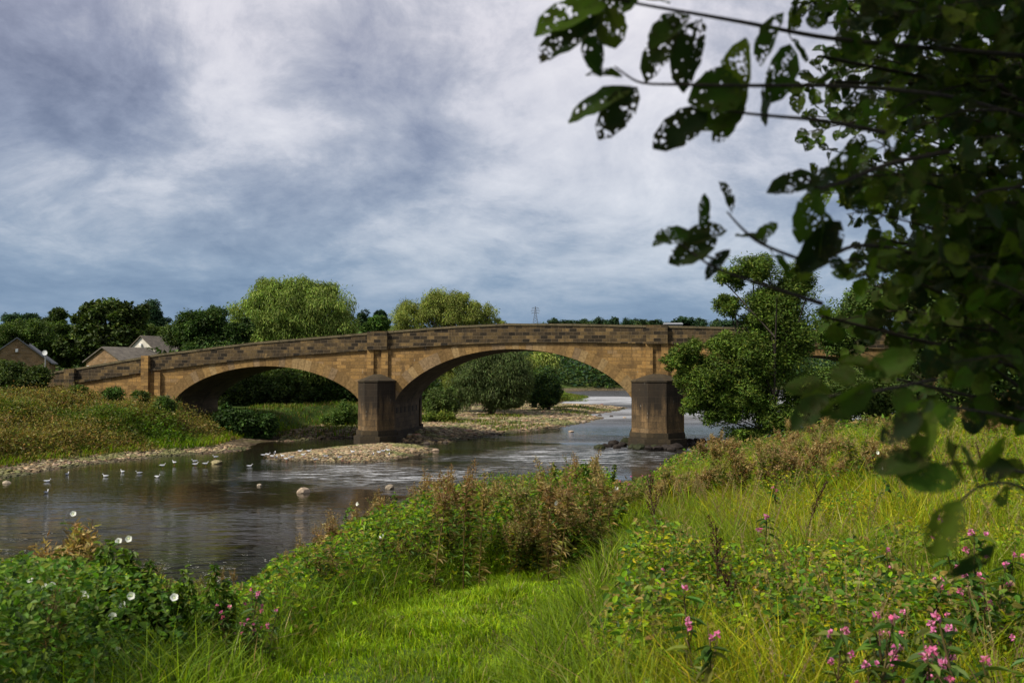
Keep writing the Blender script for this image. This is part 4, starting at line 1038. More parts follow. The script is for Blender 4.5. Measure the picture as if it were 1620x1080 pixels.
# ------------------------------------------------------------------ gulls
def lathe_x(mb, prof, sides, c, M=None):
    """profile (x, z centre, half width, half height) along the body"""
    v = []
    for (x, zc, hw, hh) in prof:
        for k_ in range(sides):
            a_ = k_ * 2 * math.pi / sides; v.append([x, hw * math.cos(a_), zc + hh * math.sin(a_)])
    n = len(prof); q = [[i * sides + k_, i * sides + (k_ + 1) % sides, (i + 1) * sides + (k_ + 1) % sides, (i + 1) * sides + k_] for i in range(n - 1) for k_ in range(sides)]
    mb.add(v, None, q, c)
def gull(stand):
    mb = MB(); z0 = 0.20 if stand else 0.055; wh = (0.66, 0.66, 0.66)
    lathe_x(mb, [(-0.19, z0 + 0.035, 0.004, 0.004), (-0.13, z0 + 0.03, 0.035, 0.025), (-0.05, z0 + 0.01, 0.062, 0.055), (0.04, z0, 0.068, 0.065), (0.10, z0 + 0.015, 0.052, 0.055), (0.135, z0 + 0.055, 0.030, 0.036), (0.148, z0 + 0.10, 0.024, 0.026), (0.155, z0 + 0.125, 0.033, 0.030), (0.185, z0 + 0.128, 0.026, 0.023), (0.20, z0 + 0.122, 0.010, 0.010), (0.235, z0 + 0.112, 0.003, 0.003)], 10, wh)
    for sg in (-1, 1):   # folded grey wings with black tips
        mb.add([[0.08, sg * 0.060, z0 + 0.035], [-0.02, sg * 0.074, z0 + 0.01], [-0.16, sg * 0.045, z0 + 0.02], [-0.25, sg * 0.012, z0 + 0.05], [-0.12, sg * 0.020, z0 + 0.075], [0.04, sg * 0.035, z0 + 0.075]],
               [[0, 1, 5], [1, 2, 4], [1, 4, 5], [2, 3, 4]], None, np.array([(0.42, 0.44, 0.48)] * 3 + [(0.03, 0.03, 0.03)] + [(0.42, 0.44, 0.48)] * 2))
        if stand: tube(mb, [(0.02, sg * 0.025, z0 - 0.04), (0.02, sg * 0.025, 0.0)], 0.006, 5, (0.30, 0.08, 0.05)); mb.add([[0.0, sg * 0.025, 0.004], [0.06, sg * 0.045, 0.004], [0.06, sg * 0.005, 0.004]], [[0, 1, 2]], None, (0.30, 0.08, 0.05))
    return mb
gs = gull(True).build('gull', M_GULL, smooth=True); gw = gull(False).build('gull', M_GULL, smooth=True)
swim = [(73, 780, 'leftmost gull swimming, nearest the camera'), (75, 762, 'gull swimming just beyond the leftmost one'), (106, 751, 'gull swimming close to the left shingle edge'), (167, 754, 'gull swimming alone between the left pair and the upright one'),
        (194, 747, 'upright gull facing away on the green water'), (249, 755, 'white gull with a small wake below the shingle strip'), (395, 738, 'gull drifting in the dark gap between strip and bar'), (220, 749, 'faint gull swimming behind the white one')]
land = [(276, 736, 'strip'), (309, 739, 'strip'), (308, 734, 'strip'), (341, 727, 'strip'), (257, 741, 'strip'), (325, 738, 'strip')] + [(x_, y_, 'bar') for x_, y_ in [(417, 724), (424, 723), (431, 726), (434, 722), (437, 728), (447, 727), (453, 730), (461, 728), (475, 723), (480, 727), (489, 724), (499, 731), (515, 729), (537, 730), (558, 726)]] + \
       [(x_, y_, 'tip') for x_, y_ in [(590, 727), (600, 724), (606, 722), (614, 720), (615, 725)]]
rng(44)
first = {True: True, False: True}
GUL = {}
def put_gull(st, px, py, label, group, z=None):
    src = gs if st else gw
    o = src if first[st] else src.copy()
    if not first[st]: col.objects.link(o)
    first[st] = False
    p = on_water(px, py); zz_ = max(zg(p[0], p[1]) + 0.03, 0.0) if st else -0.01
    o.location = (p[0], p[1], zz_); sc = 0.8; o.scale = (sc, sc, sc)
    o.rotation_euler.z = RNG.choice([0.3, 3.0, -0.4, 2.6, 1.4, 3.6])
    tag(o, label, 'gull', group); GUL.setdefault(group, []).append(o)
for x_, y_, lab in swim: put_gull(False, x_, y_, lab, 'gulls swimming on the pool')
LL = {'strip': 'white gull standing at the edge of the left shingle strip', 'bar': 'white gull in the flock along the lower edge of the shingle bar', 'tip': 'white gull in the small row in the shallows at the right end of the bar'}
GG = {'strip': 'gulls at the left strip', 'bar': 'flock of gulls on the bar', 'tip': 'row of gulls right of the bar'}
for x_, y_, k_ in land: put_gull(True, x_, y_, LL[k_], GG[k_])
ORDER_LATER = [(GUL['gulls at the left strip'], 'gulls standing at the left shingle strip'), (GUL['flock of gulls on the bar'], 'gull flock on the shingle bar edge'), (GUL['row of gulls right of the bar'], 'short gull row right of the bar')]

# ------------------------------------------------------------------ left bank and far ground cover
def scatter(x0, x1, y0, y1, n):
    return RNG.uniform(x0, x1, n), RNG.uniform(y0, y1, n)
rng(51)
WEED = [(0.145, 0.120, 0.026), (0.19, 0.135, 0.040), (0.10, 0.115, 0.020), (0.18, 0.17, 0.034), (0.26, 0.18, 0.06)]
GREEN = [(0.075, 0.130, 0.008), (0.105, 0.170, 0.010), (0.052, 0.092, 0.007)]
BRIGHT = [(0.165, 0.26, 0.006), (0.22, 0.31, 0.007), (0.125, 0.20, 0.006)]
YEL = [(0.27, 0.27, 0.008), (0.34, 0.30, 0.012), (0.21, 0.245, 0.007)]
STRAW = [(0.30, 0.22, 0.09), (0.24, 0.17, 0.07), (0.34, 0.27, 0.13)]
mb = MB()
x, y = scatter(-62, -12, 38, 78, 70000)
z, dr, dl, di, gr, s0 = terrain(x, y, True)
ok = (dl > s0 * 0.9) & (dl < 26) & (y < 68.3 - x * math.tan(BA)); x, y, z, dl = x[ok], y[ok], z[ok], dl[ok]
gmask = sstep(0.66, 0.84, vnoise(x, y, 0.16, 12, 2) + 0.30 * np.exp(-((x + 21) ** 2 / 14 + (y - 58) ** 2 / 12)) + 0.04 * (dl < 7))
hgt = (0.2 + 2.2 * vnoise(x, y, 0.40, 14, 3)) * sstep(1.8, 5.0, dl)
per = 7; n = len(x) * per; i = np.repeat(np.arange(len(x)), per)
P = np.stack([x[i] + RNG.normal(0, 0.28, n), y[i] + RNG.normal(0, 0.28, n), z[i] + hgt[i] * RNG.uniform(0, 1, n) ** 0.6], 1)
Cw = pick(WEED, n, 0.3); Cg = pick(GREEN, n, 0.25); C = Cw + (Cg - Cw) * gmask[i][:, None]
D = nrm(RNG.normal(0, 1, (n, 3)) * [1, 1, 0.7] + [0, 0, 0.5]); N = nrm(RNG.normal(0, 1, (n, 3)) + [0, -0.3, 0.8])
L = RNG.uniform(0.12, 0.30, n); leaves(mb, P, D, N, L, L * 0.45, C)
m_ = RNG.permutation(len(x))[:1500]; m_ = m_[dl[m_] > 3.0]
rs = RNG.uniform(0.35, 1.1, len(m_)); hh_ = hgt[m_]
for pal_, sel in ((WEED, gmask[m_] < 0.35), (GREEN + WEED[2:3], gmask[m_] >= 0.35)):
    q_ = m_[sel]; clump_leaves(mb, np.stack([x[q_], y[q_], z[q_] + hh_[sel] * 0.75], 1), np.stack([rs[sel] * 1.2, rs[sel], rs[sel] * 0.9], 1), 110, 0.13, 0.4, pal_, 'lance', 'round', 0.3)
# grass leaning out over the shingle
x, y = scatter(-40, -14, 40, 80, 60000)
z, dr, dl, di, gr, s0 = terrain(x, y, True)
ok = (dl > s0 - 0.6) & (dl < s0 + 7) & (vnoise(x, y, 0.5, 71, 2) > 0.38) & ((dl < s0 + 1.5) | (RNG.uniform(0, 1, len(x)) < 0.3 + 0.7 * (np.exp(-((x + 22.3) ** 2 / 12 + (y - 59) ** 2 / 8)) > 0.3))); x, y, z, dl = x[ok], y[ok], z[ok], dl[ok]
br = sstep(0.46, 0.56, vnoise(x, y, 0.17, 19, 2) + 0.22 * np.exp(-((x + 22.3) ** 2 / 12 + (y - 59) ** 2 / 8)))
C = pick(GREEN + WEED[2:4], len(x), 0.25) * (1 - br[:, None]) + pick(BRIGHT, len(x), 0.2) * br[:, None]
dry = RNG.uniform(0, 1, len(x)) < 0.10; C[dry] = pick(STRAW, dry.sum())
Hh = RNG.uniform(0.25, 0.7, len(x)) * (0.2 + 1.3 * vnoise(x, y, 0.6, 4, 2)); ang = RNG.normal(-0.9, 0.9, len(x))
ln = np.stack([np.cos(ang), np.sin(ang)], 1) * (Hh * RNG.uniform(0.2, 0.8, len(x)))[:, None]
blades(mb, np.stack([x, y, z], 1), Hh, ln, np.full(len(x), 0.035), C)
tag(mb.build('undergrowth', M_LEAF), 'brown and green weeds and grass covering the left bank below the bridge', 'undergrowth', kind='stuff')

# grass patches upstream and under the left arch
mb = MB()
x, y = scatter(-22, 22, 74, 200, 150000)
z, dr, dl, di, gr, s0 = terrain(x, y, True)
pt = vnoise(x, y, 0.12, 7, 3)
ok = (dl > 0.4) & ((dl > s0 - 2) | (pt > 0.66) | ((x < -10.5) & (pt > 0.42))); x, y, z = x[ok], y[ok], z[ok]
C = pick(GREEN + GREEN + WEED + BRIGHT[:1], len(x), 0.25) * 0.9; Hh = RNG.uniform(0.12, 0.45, len(x)) * (0.4 + 1.0 * vnoise(x, y, 0.5, 44, 2))
ln = RNG.normal(0, 0.12, (len(x), 2)); blades(mb, np.stack([x, y, z], 1), Hh, ln, np.full(len(x), 0.06), C)
tag(mb.build('grass', M_LEAF), 'green grass patches on the shingle and far bank upstream of the bridge', 'grass', kind='stuff')

# ------------------------------------------------------------------ near bank vegetation
PATH = np.array([(-0.9, 2.0, 0.9), (-0.72, 4.5, 0.70), (-0.60, 6.5, 0.80), (-0.15, 8.2, 0.70), (0.45, 9.6, 0.55), (1.2, 11.0, 0.45), (2.3, 12.6, 0.3)])
def path_d(x, y):
    best = np.full(np.shape(x), 1e9)
    for a_, b_ in zip(PATH[:-1], PATH[1:]):
        e = b_[:2] - a_[:2]; t = np.clip(((x - a_[0]) * e[0] + (y - a_[1]) * e[1]) / (e @ e), 0, 1)
        best = np.minimum(best, np.hypot(x - a_[0] - t * e[0], y - a_[1] - t * e[1]) - (a_[2] + t * (b_[2] - a_[2])))
    return best
def bush_zone(x, y):
    """bottom left thicket of bindweed, bramble and nettle"""
    return sstep(-1.55, -2.35, x + 0.10 * (y - 5.0)) * sstep(9.2, 7.6, y)
def band_zone(x, y, dr):
    """tall herbs along the river edge"""
    left = np.interp(y, [5.0, 7.5, 9.3, 10.2, 12, 30], [-1.45, -1.35, -0.25, 0.45, 1.2, 7.5]) + 0.7 * (vnoise(x, y, 0.9, 18, 2) - 0.5)
    return sstep(0.2, -0.7, x - left) * sstep(6.0, 7.2, y) * sstep(0.3, 2.0, dr)
def in_view(x, y, m=0.06):
    return (np.abs(x) < (0.514 + m) * y + 0.6) & (y > 2.2)

VT_X = [-60, 0, 60, 150, 230, 300, 360, 410, 440, 500, 560, 600, 650, 700, 800, 870, 930, 965, 985, 1015, 1060, 1100, 1200, 1300, 1400, 1700]
VT_Y = [866, 868, 866, 868, 888, 915, 925, 905, 875, 845, 810, 792, 780, 745, 735, 736, 722, 735, 765, 752, 715, 694, 682, 655, 642, 640]
def allow(x, y, z, slack=0.0):
    """how tall a plant may grow at (x, y, z) before it would hide what the photograph shows beyond it"""
    px = 810 + F * x / y; vy = np.interp(px, VT_X, VT_Y) - slack
    return EYE - (vy - 588) / F * y - z

rng(61)
# --- long and short grass: one mass
mb = MB()
for (ya, yb, n, wdt) in ((2.4, 6.5, 90000, 0.007), (6.5, 11, 130000, 0.009), (11, 18, 120000, 0.013), (18, 30, 80000, 0.022), (30, 62, 60000, 0.045)):
    # blades grow in tufts: each tuft has its own height, colour and centre the blades lean away from
    nt = n // 22; ty = RNG.uniform(ya, yb, nt); tx = RNG.uniform(-1, 1, nt) * (0.56 * ty + 0.5); ti = RNG.integers(0, nt, n)
    sp_ = np.where(RNG.uniform(0, 1, n) < 0.6, 0.05 + 0.004 * ty[ti], 0.16 + 0.01 * ty[ti])
    ox, oy = RNG.normal(0, 1, n) * sp_, RNG.normal(0, 1, n) * sp_; x, y = tx[ti] + ox, ty[ti] + oy
    thf = RNG.uniform(0.45, 1.35, nt)[ti]; ttone = (1 + RNG.normal(0, 0.22, nt))[ti]
    z, dr, dl, di, gr, s0 = terrain(x, y, True); pd = path_d(x, y); bz = bush_zone(x, y); bd = band_zone(x, y, dr)
    herb = sstep(0.15, 0.6, pd) * sstep(-0.6, 0.2, x) * sstep(13, 11, y) * sstep(0.40, 0.56, vnoise(x, y, 0.9, 90, 3))
    ok = (dr > 0.25) & (RNG.uniform(0, 1, n) > bz * 0.85) & (RNG.uniform(0, 1, n) > herb * 0.75) & (RNG.uniform(0, 1, n) > bd * 0.66) & (y > 2.3)
    x, y, z, pd, bz, bd, dr, thf, ttone, ox, oy, herb = [q[ok] for q in (x, y, z, pd, bz, bd, dr, thf, ttone, ox, oy, herb)]; n = len(x)
    pth = sstep(0.30, -0.15, pd + 0.5 * (vnoise(x, y, 1.1, 15, 3) - 0.5))
    hh = (0.26 + 0.46 * vnoise(x, y, 0.9, 4, 3)) * (1 - pth) + 0.07 * pth * (0.5 + 1.6 * vnoise(x, y, 2.2, 16, 2) ** 2 * 2)
    hh = hh * np.where(x < -0.3, 0.85, 1.0) * RNG.uniform(0.6, 1.15, n) * (thf * (1 - pth) + pth) * (1 - 0.35 * herb)
    hh *= 1 - 0.10 * bd
    hh = np.clip(np.minimum(hh, allow(x, y, z, -22 + 26 * (vnoise(x, y, 0.8, 55, 2) - 0.5))), 0.04, None)
    nz = vnoise(x, y, 0.75, 77, 3)
    yel = (0.25 + 0.75 * sstep(0.38, 0.52, nz)) * sstep(0.4, 1.6, x - 0.1 * y + 0.9) 
    Cg = pick(BRIGHT + GREEN, n, 0.2); Cy = pick(YEL + BRIGHT[:1], n, 0.2)
    C = Cg + (Cy - Cg) * yel[:, None]
    C = C * (1 - pth[:, None]) + pick([(0.20, 0.32, 0.006), (0.27, 0.36, 0.007), (0.15, 0.25, 0.006)], n, 0.18) * pth[:, None]
    C = C * (1 - 0.35 * pth * sstep(0.5, 0.7, vnoise(x, y, 1.7, 17, 3)))[:, None]
    drm = RNG.uniform(0, 1, n) < (0.04 + 0.10 * sstep(0.45, 0.7, vnoise(x, y, 0.8, 5, 2)) * (1 - pth))
    C[drm] = pick(STRAW, drm.sum(), 0.2)
    C = np.clip(C * ttone[:, None], 0.004, 0.6)
    ang = np.where(RNG.uniform(0, 1, n) < 0.65, np.arctan2(oy, ox) + RNG.normal(0, 0.5, n), vnoise(x, y, 0.35, 21, 2) * 9 + RNG.normal(0, 0.7, n))
    ln = np.stack([np.cos(ang), np.sin(ang)], 1) * (hh * RNG.uniform(0.15, 0.95, n))[:, None]
    blades(mb, np.stack([x, y, z - 0.01], 1), hh, ln, wdt * RNG.uniform(0.6, 1.3, n), C)
tag(mb.build('grass', M_LEAF), 'lush long grass of the meadow with the trodden short path through it', 'grass', kind='stuff')

# --- leafy undergrowth of the near bank: one mass
mb = MB()
def mass(n, y0, y1, zonef, hf, pal, lsize, kind, lowdark=True, asp=0.6, clump=1.0):
    y = RNG.uniform(y0, y1, n); x = RNG.uniform(-1, 1, n) * (0.56 * y + 0.6)
    z, dr, dl, di, gr, s0 = terrain(x, y, True)
    zz_ = zonef(x, y, dr); ok = (RNG.uniform(0, 1, n) < zz_) & (dr > 0.3)
    x, y, z, dr, zz_ = x[ok], y[ok], z[ok], dr[ok], zz_[ok]; n = len(x)
    if not n: return
    H = hf(x, y) * np.clip(zz_ * 1.3, 0.2, 1)
    H = np.clip(np.minimum(H, allow(x, y, z, -22 + 50 * (vnoise(x, y, 1.1, 56, 2) - 0.5))), 0.04, None)
    u = RNG.uniform(0, 1, n) ** 0.55
    P = np.stack([x, y, z + H * u], 1)
    D = nrm(np.stack([RNG.normal(0, 1, n), RNG.normal(-0.25, 1, n), RNG.normal(0.1, 0.5, n)], 1)); N = nrm(np.stack([RNG.normal(0, 0.5, n), RNG.normal(-0.4, 0.5, n), RNG.uniform(0.3, 1.2, n)], 1))
    C = pick(pal, n, 0.22) * (0.75 + 0.5 * vnoise(x, y, 1.4, 61, 2))[:, None]
    L = lsize * RNG.uniform(0.55, 1.3, n)
    leaves(mb, P, D, N, L, L * asp, C, kind, 0.12, 0.2)
LEAFG = [(0.055, 0.115, 0.010), (0.075, 0.145, 0.012), (0.038, 0.078, 0.009), (0.11, 0.18, 0.014)]
lump = lambda s_, seed: (lambda x, y: s_ * (0.55 + 0.75 * vnoise(x, y, 0.9, seed, 3)))
mass(190000, 2.6, 9.5, lambda x, y, dr: bush_zone(x, y), lambda x, y: 0.95 * (0.55 + 0.75 * vnoise(x, y, 1.1, 31, 3)) * np.clip(0.5 + 0.09 * y, 0.55, 1.1), LEAFG + [(0.10, 0.17, 0.016), (0.14, 0.19, 0.02)], 0.037, 'broad', asp=0.66)
mass(60000, 2.6, 9.5, lambda x, y, dr: bush_zone(x, y) * sstep(0.45, 0.6, vnoise(x, y, 1.3, 66, 2)), lambda x, y: 1.0 * (0.55 + 0.75 * vnoise(x, y, 1.1, 31, 3)) * np.clip(0.5 + 0.09 * y, 0.55, 1.1), LEAFG + WEED + YEL[:1], 0.055, 'lance', asp=0.3)
mass(240000, 6.0, 16, lambda x, y, dr: band_zone(x, y, dr) * 0.95, lump(0.95, 32), LEAFG + BRIGHT + [(0.24, 0.25, 0.02), (0.17, 0.12, 0.03)], 0.055, 'lance', asp=0.42)
mass(80000, 15, 32, lambda x, y, dr: band_zone(x, y, dr) * 0.9, lump(0.9, 33), BRIGHT + LEAFG[:2] + WEED, 0.08, 'lance', asp=0.45)
mass(70000, 28, 64, lambda x, y, dr: sstep(0.3, 2, dr) * sstep(16, 7, dr), lump(0.9, 34), GREEN + WEED, 0.18, 'lance', asp=0.45)
HERB = lambda x, y, dr: sstep(0.15, 0.6, path_d(x, y)) * sstep(-0.6, 0.2, x) * (0.30 + 0.70 * sstep(0.40, 0.56, vnoise(x, y, 0.9, 90, 3)))
mass(70000, 3.0, 9, HERB, lump(0.55, 37), LEAFG + LEAFG + BRIGHT + WEED, 0.050, 'broad', asp=0.55)
mass(50000, 3.0, 14, HERB, lump(0.60, 38), WEED + YEL + [(0.30, 0.15, 0.04)], 0.045, 'lance', asp=0.25)
mass(150000, 3.0, 13, HERB, lump(0.54, 35), LEAFG + YEL + YEL + BRIGHT, 0.040, 'lance', asp=0.4)
mass(90000, 12, 34, lambda x, y, dr: sstep(1, 4, x - 0.05 * y) * (0.3 + 0.7 * sstep(0.38, 0.55, vnoise(x, y, 0.3, 91, 2))), lump(0.6, 36), GREEN + BRIGHT + YEL[2:] + WEED + LEAFG, 0.060, 'lance', asp=0.4)
tag(mb.build('undergrowth', M_LEAF), 'dense leafy herbs, nettles and bramble along the near bank', 'undergrowth', kind='stuff')

# --- plants one could count: templates with their parts, then copies
def stem_curve(H, lean, n=8, sway=0.04):
    t = np.linspace(0, 1, n); a_ = RNG.uniform(0, 6.28)
    x = lean * t ** 1.8 * math.cos(a_) + sway * H * np.sin(t * 3 + a_) * t; y = lean * t ** 1.8 * math.sin(a_) + sway * H * np.cos(t * 2.5 + a_) * t
    return np.stack([x, y, H * t - 0.05], 1)
def along(pts, t):
    k_ = np.clip(t * (len(pts) - 1), 0, len(pts) - 1.001); i = k_.astype(int); f = (k_ - i)[:, None]
    return pts[i] * (1 - f) + pts[i + 1] * f

def make_willowherb(H, dry, name='willowherb_plant'):
    """upright herb: narrow leaves up the stem, a fluffy seed head on top"""
    root = empty(name)
    pts = stem_curve(H, 0.15 * H); st = MB(); red = (0.14, 0.085, 0.035) if dry > 0.4 else (0.07, 0.09, 0.025)
    tube(st, pts, np.linspace(0.006, 0.002, len(pts)), 5, red)
    heads = [(pts, 0.66)]
    for k_ in range(5):
        t0 = RNG.uniform(0.5, 0.82); a_ = RNG.uniform(0, 6.28); b0 = along(pts, np.array([t0]))[0]; ln = H * RNG.uniform(0.12, 0.25)
        q = np.array([b0, b0 + [math.cos(a_) * ln * 0.4, math.sin(a_) * ln * 0.4, ln * 0.6], b0 + [math.cos(a_) * ln * 0.55, math.sin(a_) * ln * 0.55, ln]])
        tube(st, q, [0.003, 0.002, 0.001], 4, red); heads.append((q, 0.35))
    st.build('stem', M_LEAF, root)
    lf = MB(); n = int(85 * H); t = RNG.uniform(0.10, 0.80, n); P = along(pts, t); a_ = RNG.uniform(0, 6.28, n)
    D = np.stack([np.cos(a_), np.sin(a_), RNG.normal(0.35, 0.35, n)], 1); N = np.stack([-np.cos(a_) * 0.3, -np.sin(a_) * 0.3, np.ones(n)], 1)
    pal = WEED + [(0.13, 0.12, 0.03), (0.15, 0.14, 0.03)] if dry > 0.6 else LEAFG + [(0.12, 0.18, 0.02), (0.15, 0.17, 0.03)]
    L = RNG.uniform(0.05, 0.11, n) * (1.15 - t * 0.5); leaves(lf, P, D, N, L, L * 0.24, pick(pal, n, 0.2), 'lance', 0.2, 0.35)
    lf.build('leaves', M_LEAF, root)
    sd = MB()
    for q, t0 in heads:
        n = int((170 if q is pts else 60) * (0.4 + dry)); t = RNG.uniform(t0, 1.0, n); P = along(q, t) + RNG.normal(0, 0.012, (n, 3))
        D = nrm(RNG.normal(0, 1, (n, 3)) * [1, 1, 0.5] + [0, 0, 0.7]); N = nrm(RNG.normal(0, 1, (n, 3)))
        L = RNG.uniform(0.015, 0.055, n) * (1.2 - 0.6 * (t - t0) / (1 - t0))
        leaves(sd, P, D, N, L, L * 0.22, pick([(0.27, 0.18, 0.06), (0.20, 0.13, 0.045), (0.36, 0.26, 0.12), (0.22, 0.12, 0.05)] if dry > 0.4 else [(0.16, 0.15, 0.05), (0.20, 0.13, 0.06), (0.12, 0.14, 0.03)], n, 0.25), 'lance', 0, 0)
    sd.build('seed_head', M_LEAF, root)
    return root

def make_clump(H, dry, nst=7, name='willowherb_plant'):
    """several stems from one root: rusty leaves below, clouds of seed fluff above"""
    root = empty(name); st, lf, sd = MB(), MB(), MB(); red = (0.12, 0.06, 0.03)
    pal = WEED + GREEN + [(0.14, 0.15, 0.03)] if dry > 0.6 else LEAFG + YEL[:1] + WEED[2:4]
    spal = [(0.30, 0.20, 0.07), (0.22, 0.14, 0.05), (0.42, 0.31, 0.14), (0.25, 0.14, 0.055), (0.34, 0.26, 0.10)] if dry > 0.6 else [(0.20, 0.14, 0.05), (0.18, 0.19, 0.04), (0.26, 0.17, 0.08), (0.15, 0.16, 0.03)]
    for m in range(nst):
        a_ = RNG.uniform(0, 6.28); r_ = RNG.uniform(0, 0.14); h_ = H * RNG.uniform(0.68, 1.0)
        pts = stem_curve(h_, 0.22 * H) + [r_ * math.cos(a_), r_ * math.sin(a_), 0]
        tube(st, pts, np.linspace(0.005, 0.002, len(pts)), 4, red, cap=False)
        n = int(60 * h_); t = RNG.uniform(0.15, 0.85, n); P = along(pts, t); b_ = RNG.uniform(0, 6.28, n)
        D = np.stack([np.cos(b_), np.sin(b_), RNG.normal(0.3, 0.4, n)], 1); N = np.stack([-np.cos(b_) * 0.3, -np.sin(b_) * 0.3, np.ones(n)], 1)
        L = RNG.uniform(0.05, 0.11, n); leaves(lf, P, D, N, L, L * 0.26, pick(pal, n, 0.22), 'lance', 0.2, 0.35)
        for k_ in range(5):
            t0 = 0.62 + 0.07 * k_; b0 = along(pts, np.array([t0]))[0]; b_ = RNG.uniform(0, 6.28); ln = H * RNG.uniform(0.08, 0.17) * (1.2 - 0.15 * k_)
            e = b0 + [math.cos(b_) * ln * 0.55, math.sin(b_) * ln * 0.55, ln]
            if k_ == 4: b0, e = along(pts, np.array([0.7]))[0], pts[-1]
            tube(st, [b0, e], 0.0015, 3, red, cap=False); n = int(34 * (0.4 + dry)); t = RNG.uniform(0.1, 1.0, n)[:, None]
            P = b0 + (e - b0) * t + RNG.normal(0, 0.016, (n, 3)); D = nrm(RNG.normal(0, 1, (n, 3)) * [1, 1, 0.5] + [0, 0, 0.6])
            L = RNG.uniform(0.02, 0.06, n); leaves(sd, P, D, nrm(RNG.normal(0, 1, (n, 3))), L, L * 0.3, pick(spal, n, 0.25), 'lance', 0, 0)
    st.build('stems', M_LEAF, root); lf.build('leaves', M_LEAF, root); sd.build('seed_heads', M_LEAF, root)
    return root

def make_balsam(H, nf, pink):
    root = empty('balsam_plant'); pts = stem_curve(H, 0.1 * H); st = MB()
    tube(st, pts, np.linspace(0.009, 0.004, len(pts)), 6, (0.13, 0.10, 0.04)); tips = [pts[-1]]
    for k_ in range(4):
        b0 = along(pts, np.array([RNG.uniform(0.6, 0.92)]))[0]; a_ = RNG.uniform(0, 6.28); ln = RNG.uniform(0.08, 0.18)
        e = b0 + [math.cos(a_) * ln * 0.7, math.sin(a_) * ln * 0.7, ln]; tube(st, [b0, (b0 + e) / 2 + [0, 0, -0.01], e], [0.004, 0.003, 0.002], 4, (0.15, 0.09, 0.05)); tips.append(e)
    st.build('stem', M_LEAF, root)
    lf = MB(); n = int(42 * H) + 6; t = RNG.uniform(0.25, 0.97, n); P = along(pts, t); a_ = RNG.uniform(0, 6.28, n)
    D = np.stack([np.cos(a_), np.sin(a_), RNG.normal(0.1, 0.3, n)], 1); N = np.stack([RNG.normal(0, .2, n), RNG.normal(0, .2, n), np.ones(n)], 1)
    L = RNG.uniform(0.08, 0.15, n); leaves(lf, P, D, N, L, L * 0.34, pick([(0.06, 0.13, 0.02), (0.09, 0.17, 0.02), (0.05, 0.10, 0.018), (0.14, 0.16, 0.03)], n, 0.15), 'broad', 0.12, 0.3)
    lf.build('leaves', M_LEAF, root)
    for k_ in range(nf):                          # hooded flowers: two lobes under a hood
        c = tips[k_ % len(tips)] + RNG.normal(0, 0.014, 3) + [0, 0, 0.01 * (k_ // len(tips))]; fm = MB(); a_ = RNG.uniform(0, 6.28)
        m = 8; dd = nrm(RNG.normal(0, 1, (m, 3)) + [0, 0, 0.1]); P = c + dd * 0.004
        leaves(fm, P, dd, nrm(RNG.normal(0, 1, (m, 3))), RNG.uniform(0.017, 0.029, m), 0.020, pick([pink, tuple(np.array(pink) * [1.1, 1.6, 1.3])], m, 0.15), 'broad', 0.3, 0.3)
        fm.build('flower', M_PETAL, root)
    return root

def make_bindweed(nf=1):
    """trailing vine tip with heart leaves and a white trumpet"""
    root = empty('bindweed_plant'); n = 8; t = np.linspace(0, 1, n); pts = np.stack([0.10 * np.sin(t * 5), 0.08 * np.cos(t * 6) - 0.08, -0.35 + 0.35 * t], 1)
    st = MB(); tube(st, pts, 0.0025, 4, (0.08, 0.12, 0.02)); st.build('stem', M_LEAF, root)
    lf = MB(); m = 14; P = along(pts, RNG.uniform(0, 0.95, m)); a_ = RNG.uniform(0, 6.28, m)
    D = np.stack([np.cos(a_), np.sin(a_), RNG.normal(-0.2, 0.3, m)], 1)
    leaves(lf, P, D, np.array([[0.0, -0.3, 1.0]]) + RNG.normal(0, 0.2, (m, 3)), RNG.uniform(0.05, 0.09, m), 0.06, pick(LEAFG, m, 0.15), 'broad', 0.1, 0.25); lf.build('leaves', M_LEAF, root)
    fm = MB(); s_ = 16; v = []; ax = nrm(np.array([RNG.normal(0, 0.4), -0.9, RNG.uniform(0.1, 0.7)])); b1 = nrm(np.cross(ax, [0, 0, 1.0])); b2 = np.cross(ax, b1)
    for (d_, r_) in ((-0.03, 0.003), (-0.012, 0.007), (0.005, 0.014), (0.013, 0.024), (0.016, 0.033)):
        for k_ in range(s_):
            q = k_ * 2 * math.pi / s_; rr = r_ * (1 + 0.08 * math.cos(5 * q)); v.append(ax * d_ + b1 * rr * math.cos(q) + b2 * rr * math.sin(q))
    q_ = [[i * s_ + k_, i * s_ + (k_ + 1) % s_, (i + 1) * s_ + (k_ + 1) % s_, (i + 1) * s_ + k_] for i in range(4) for k_ in range(s_)]
    fm.add(v, None, q_, (0.82, 0.83, 0.80)); fm.build('flower', M_PETAL, root, smooth=True)
    return root

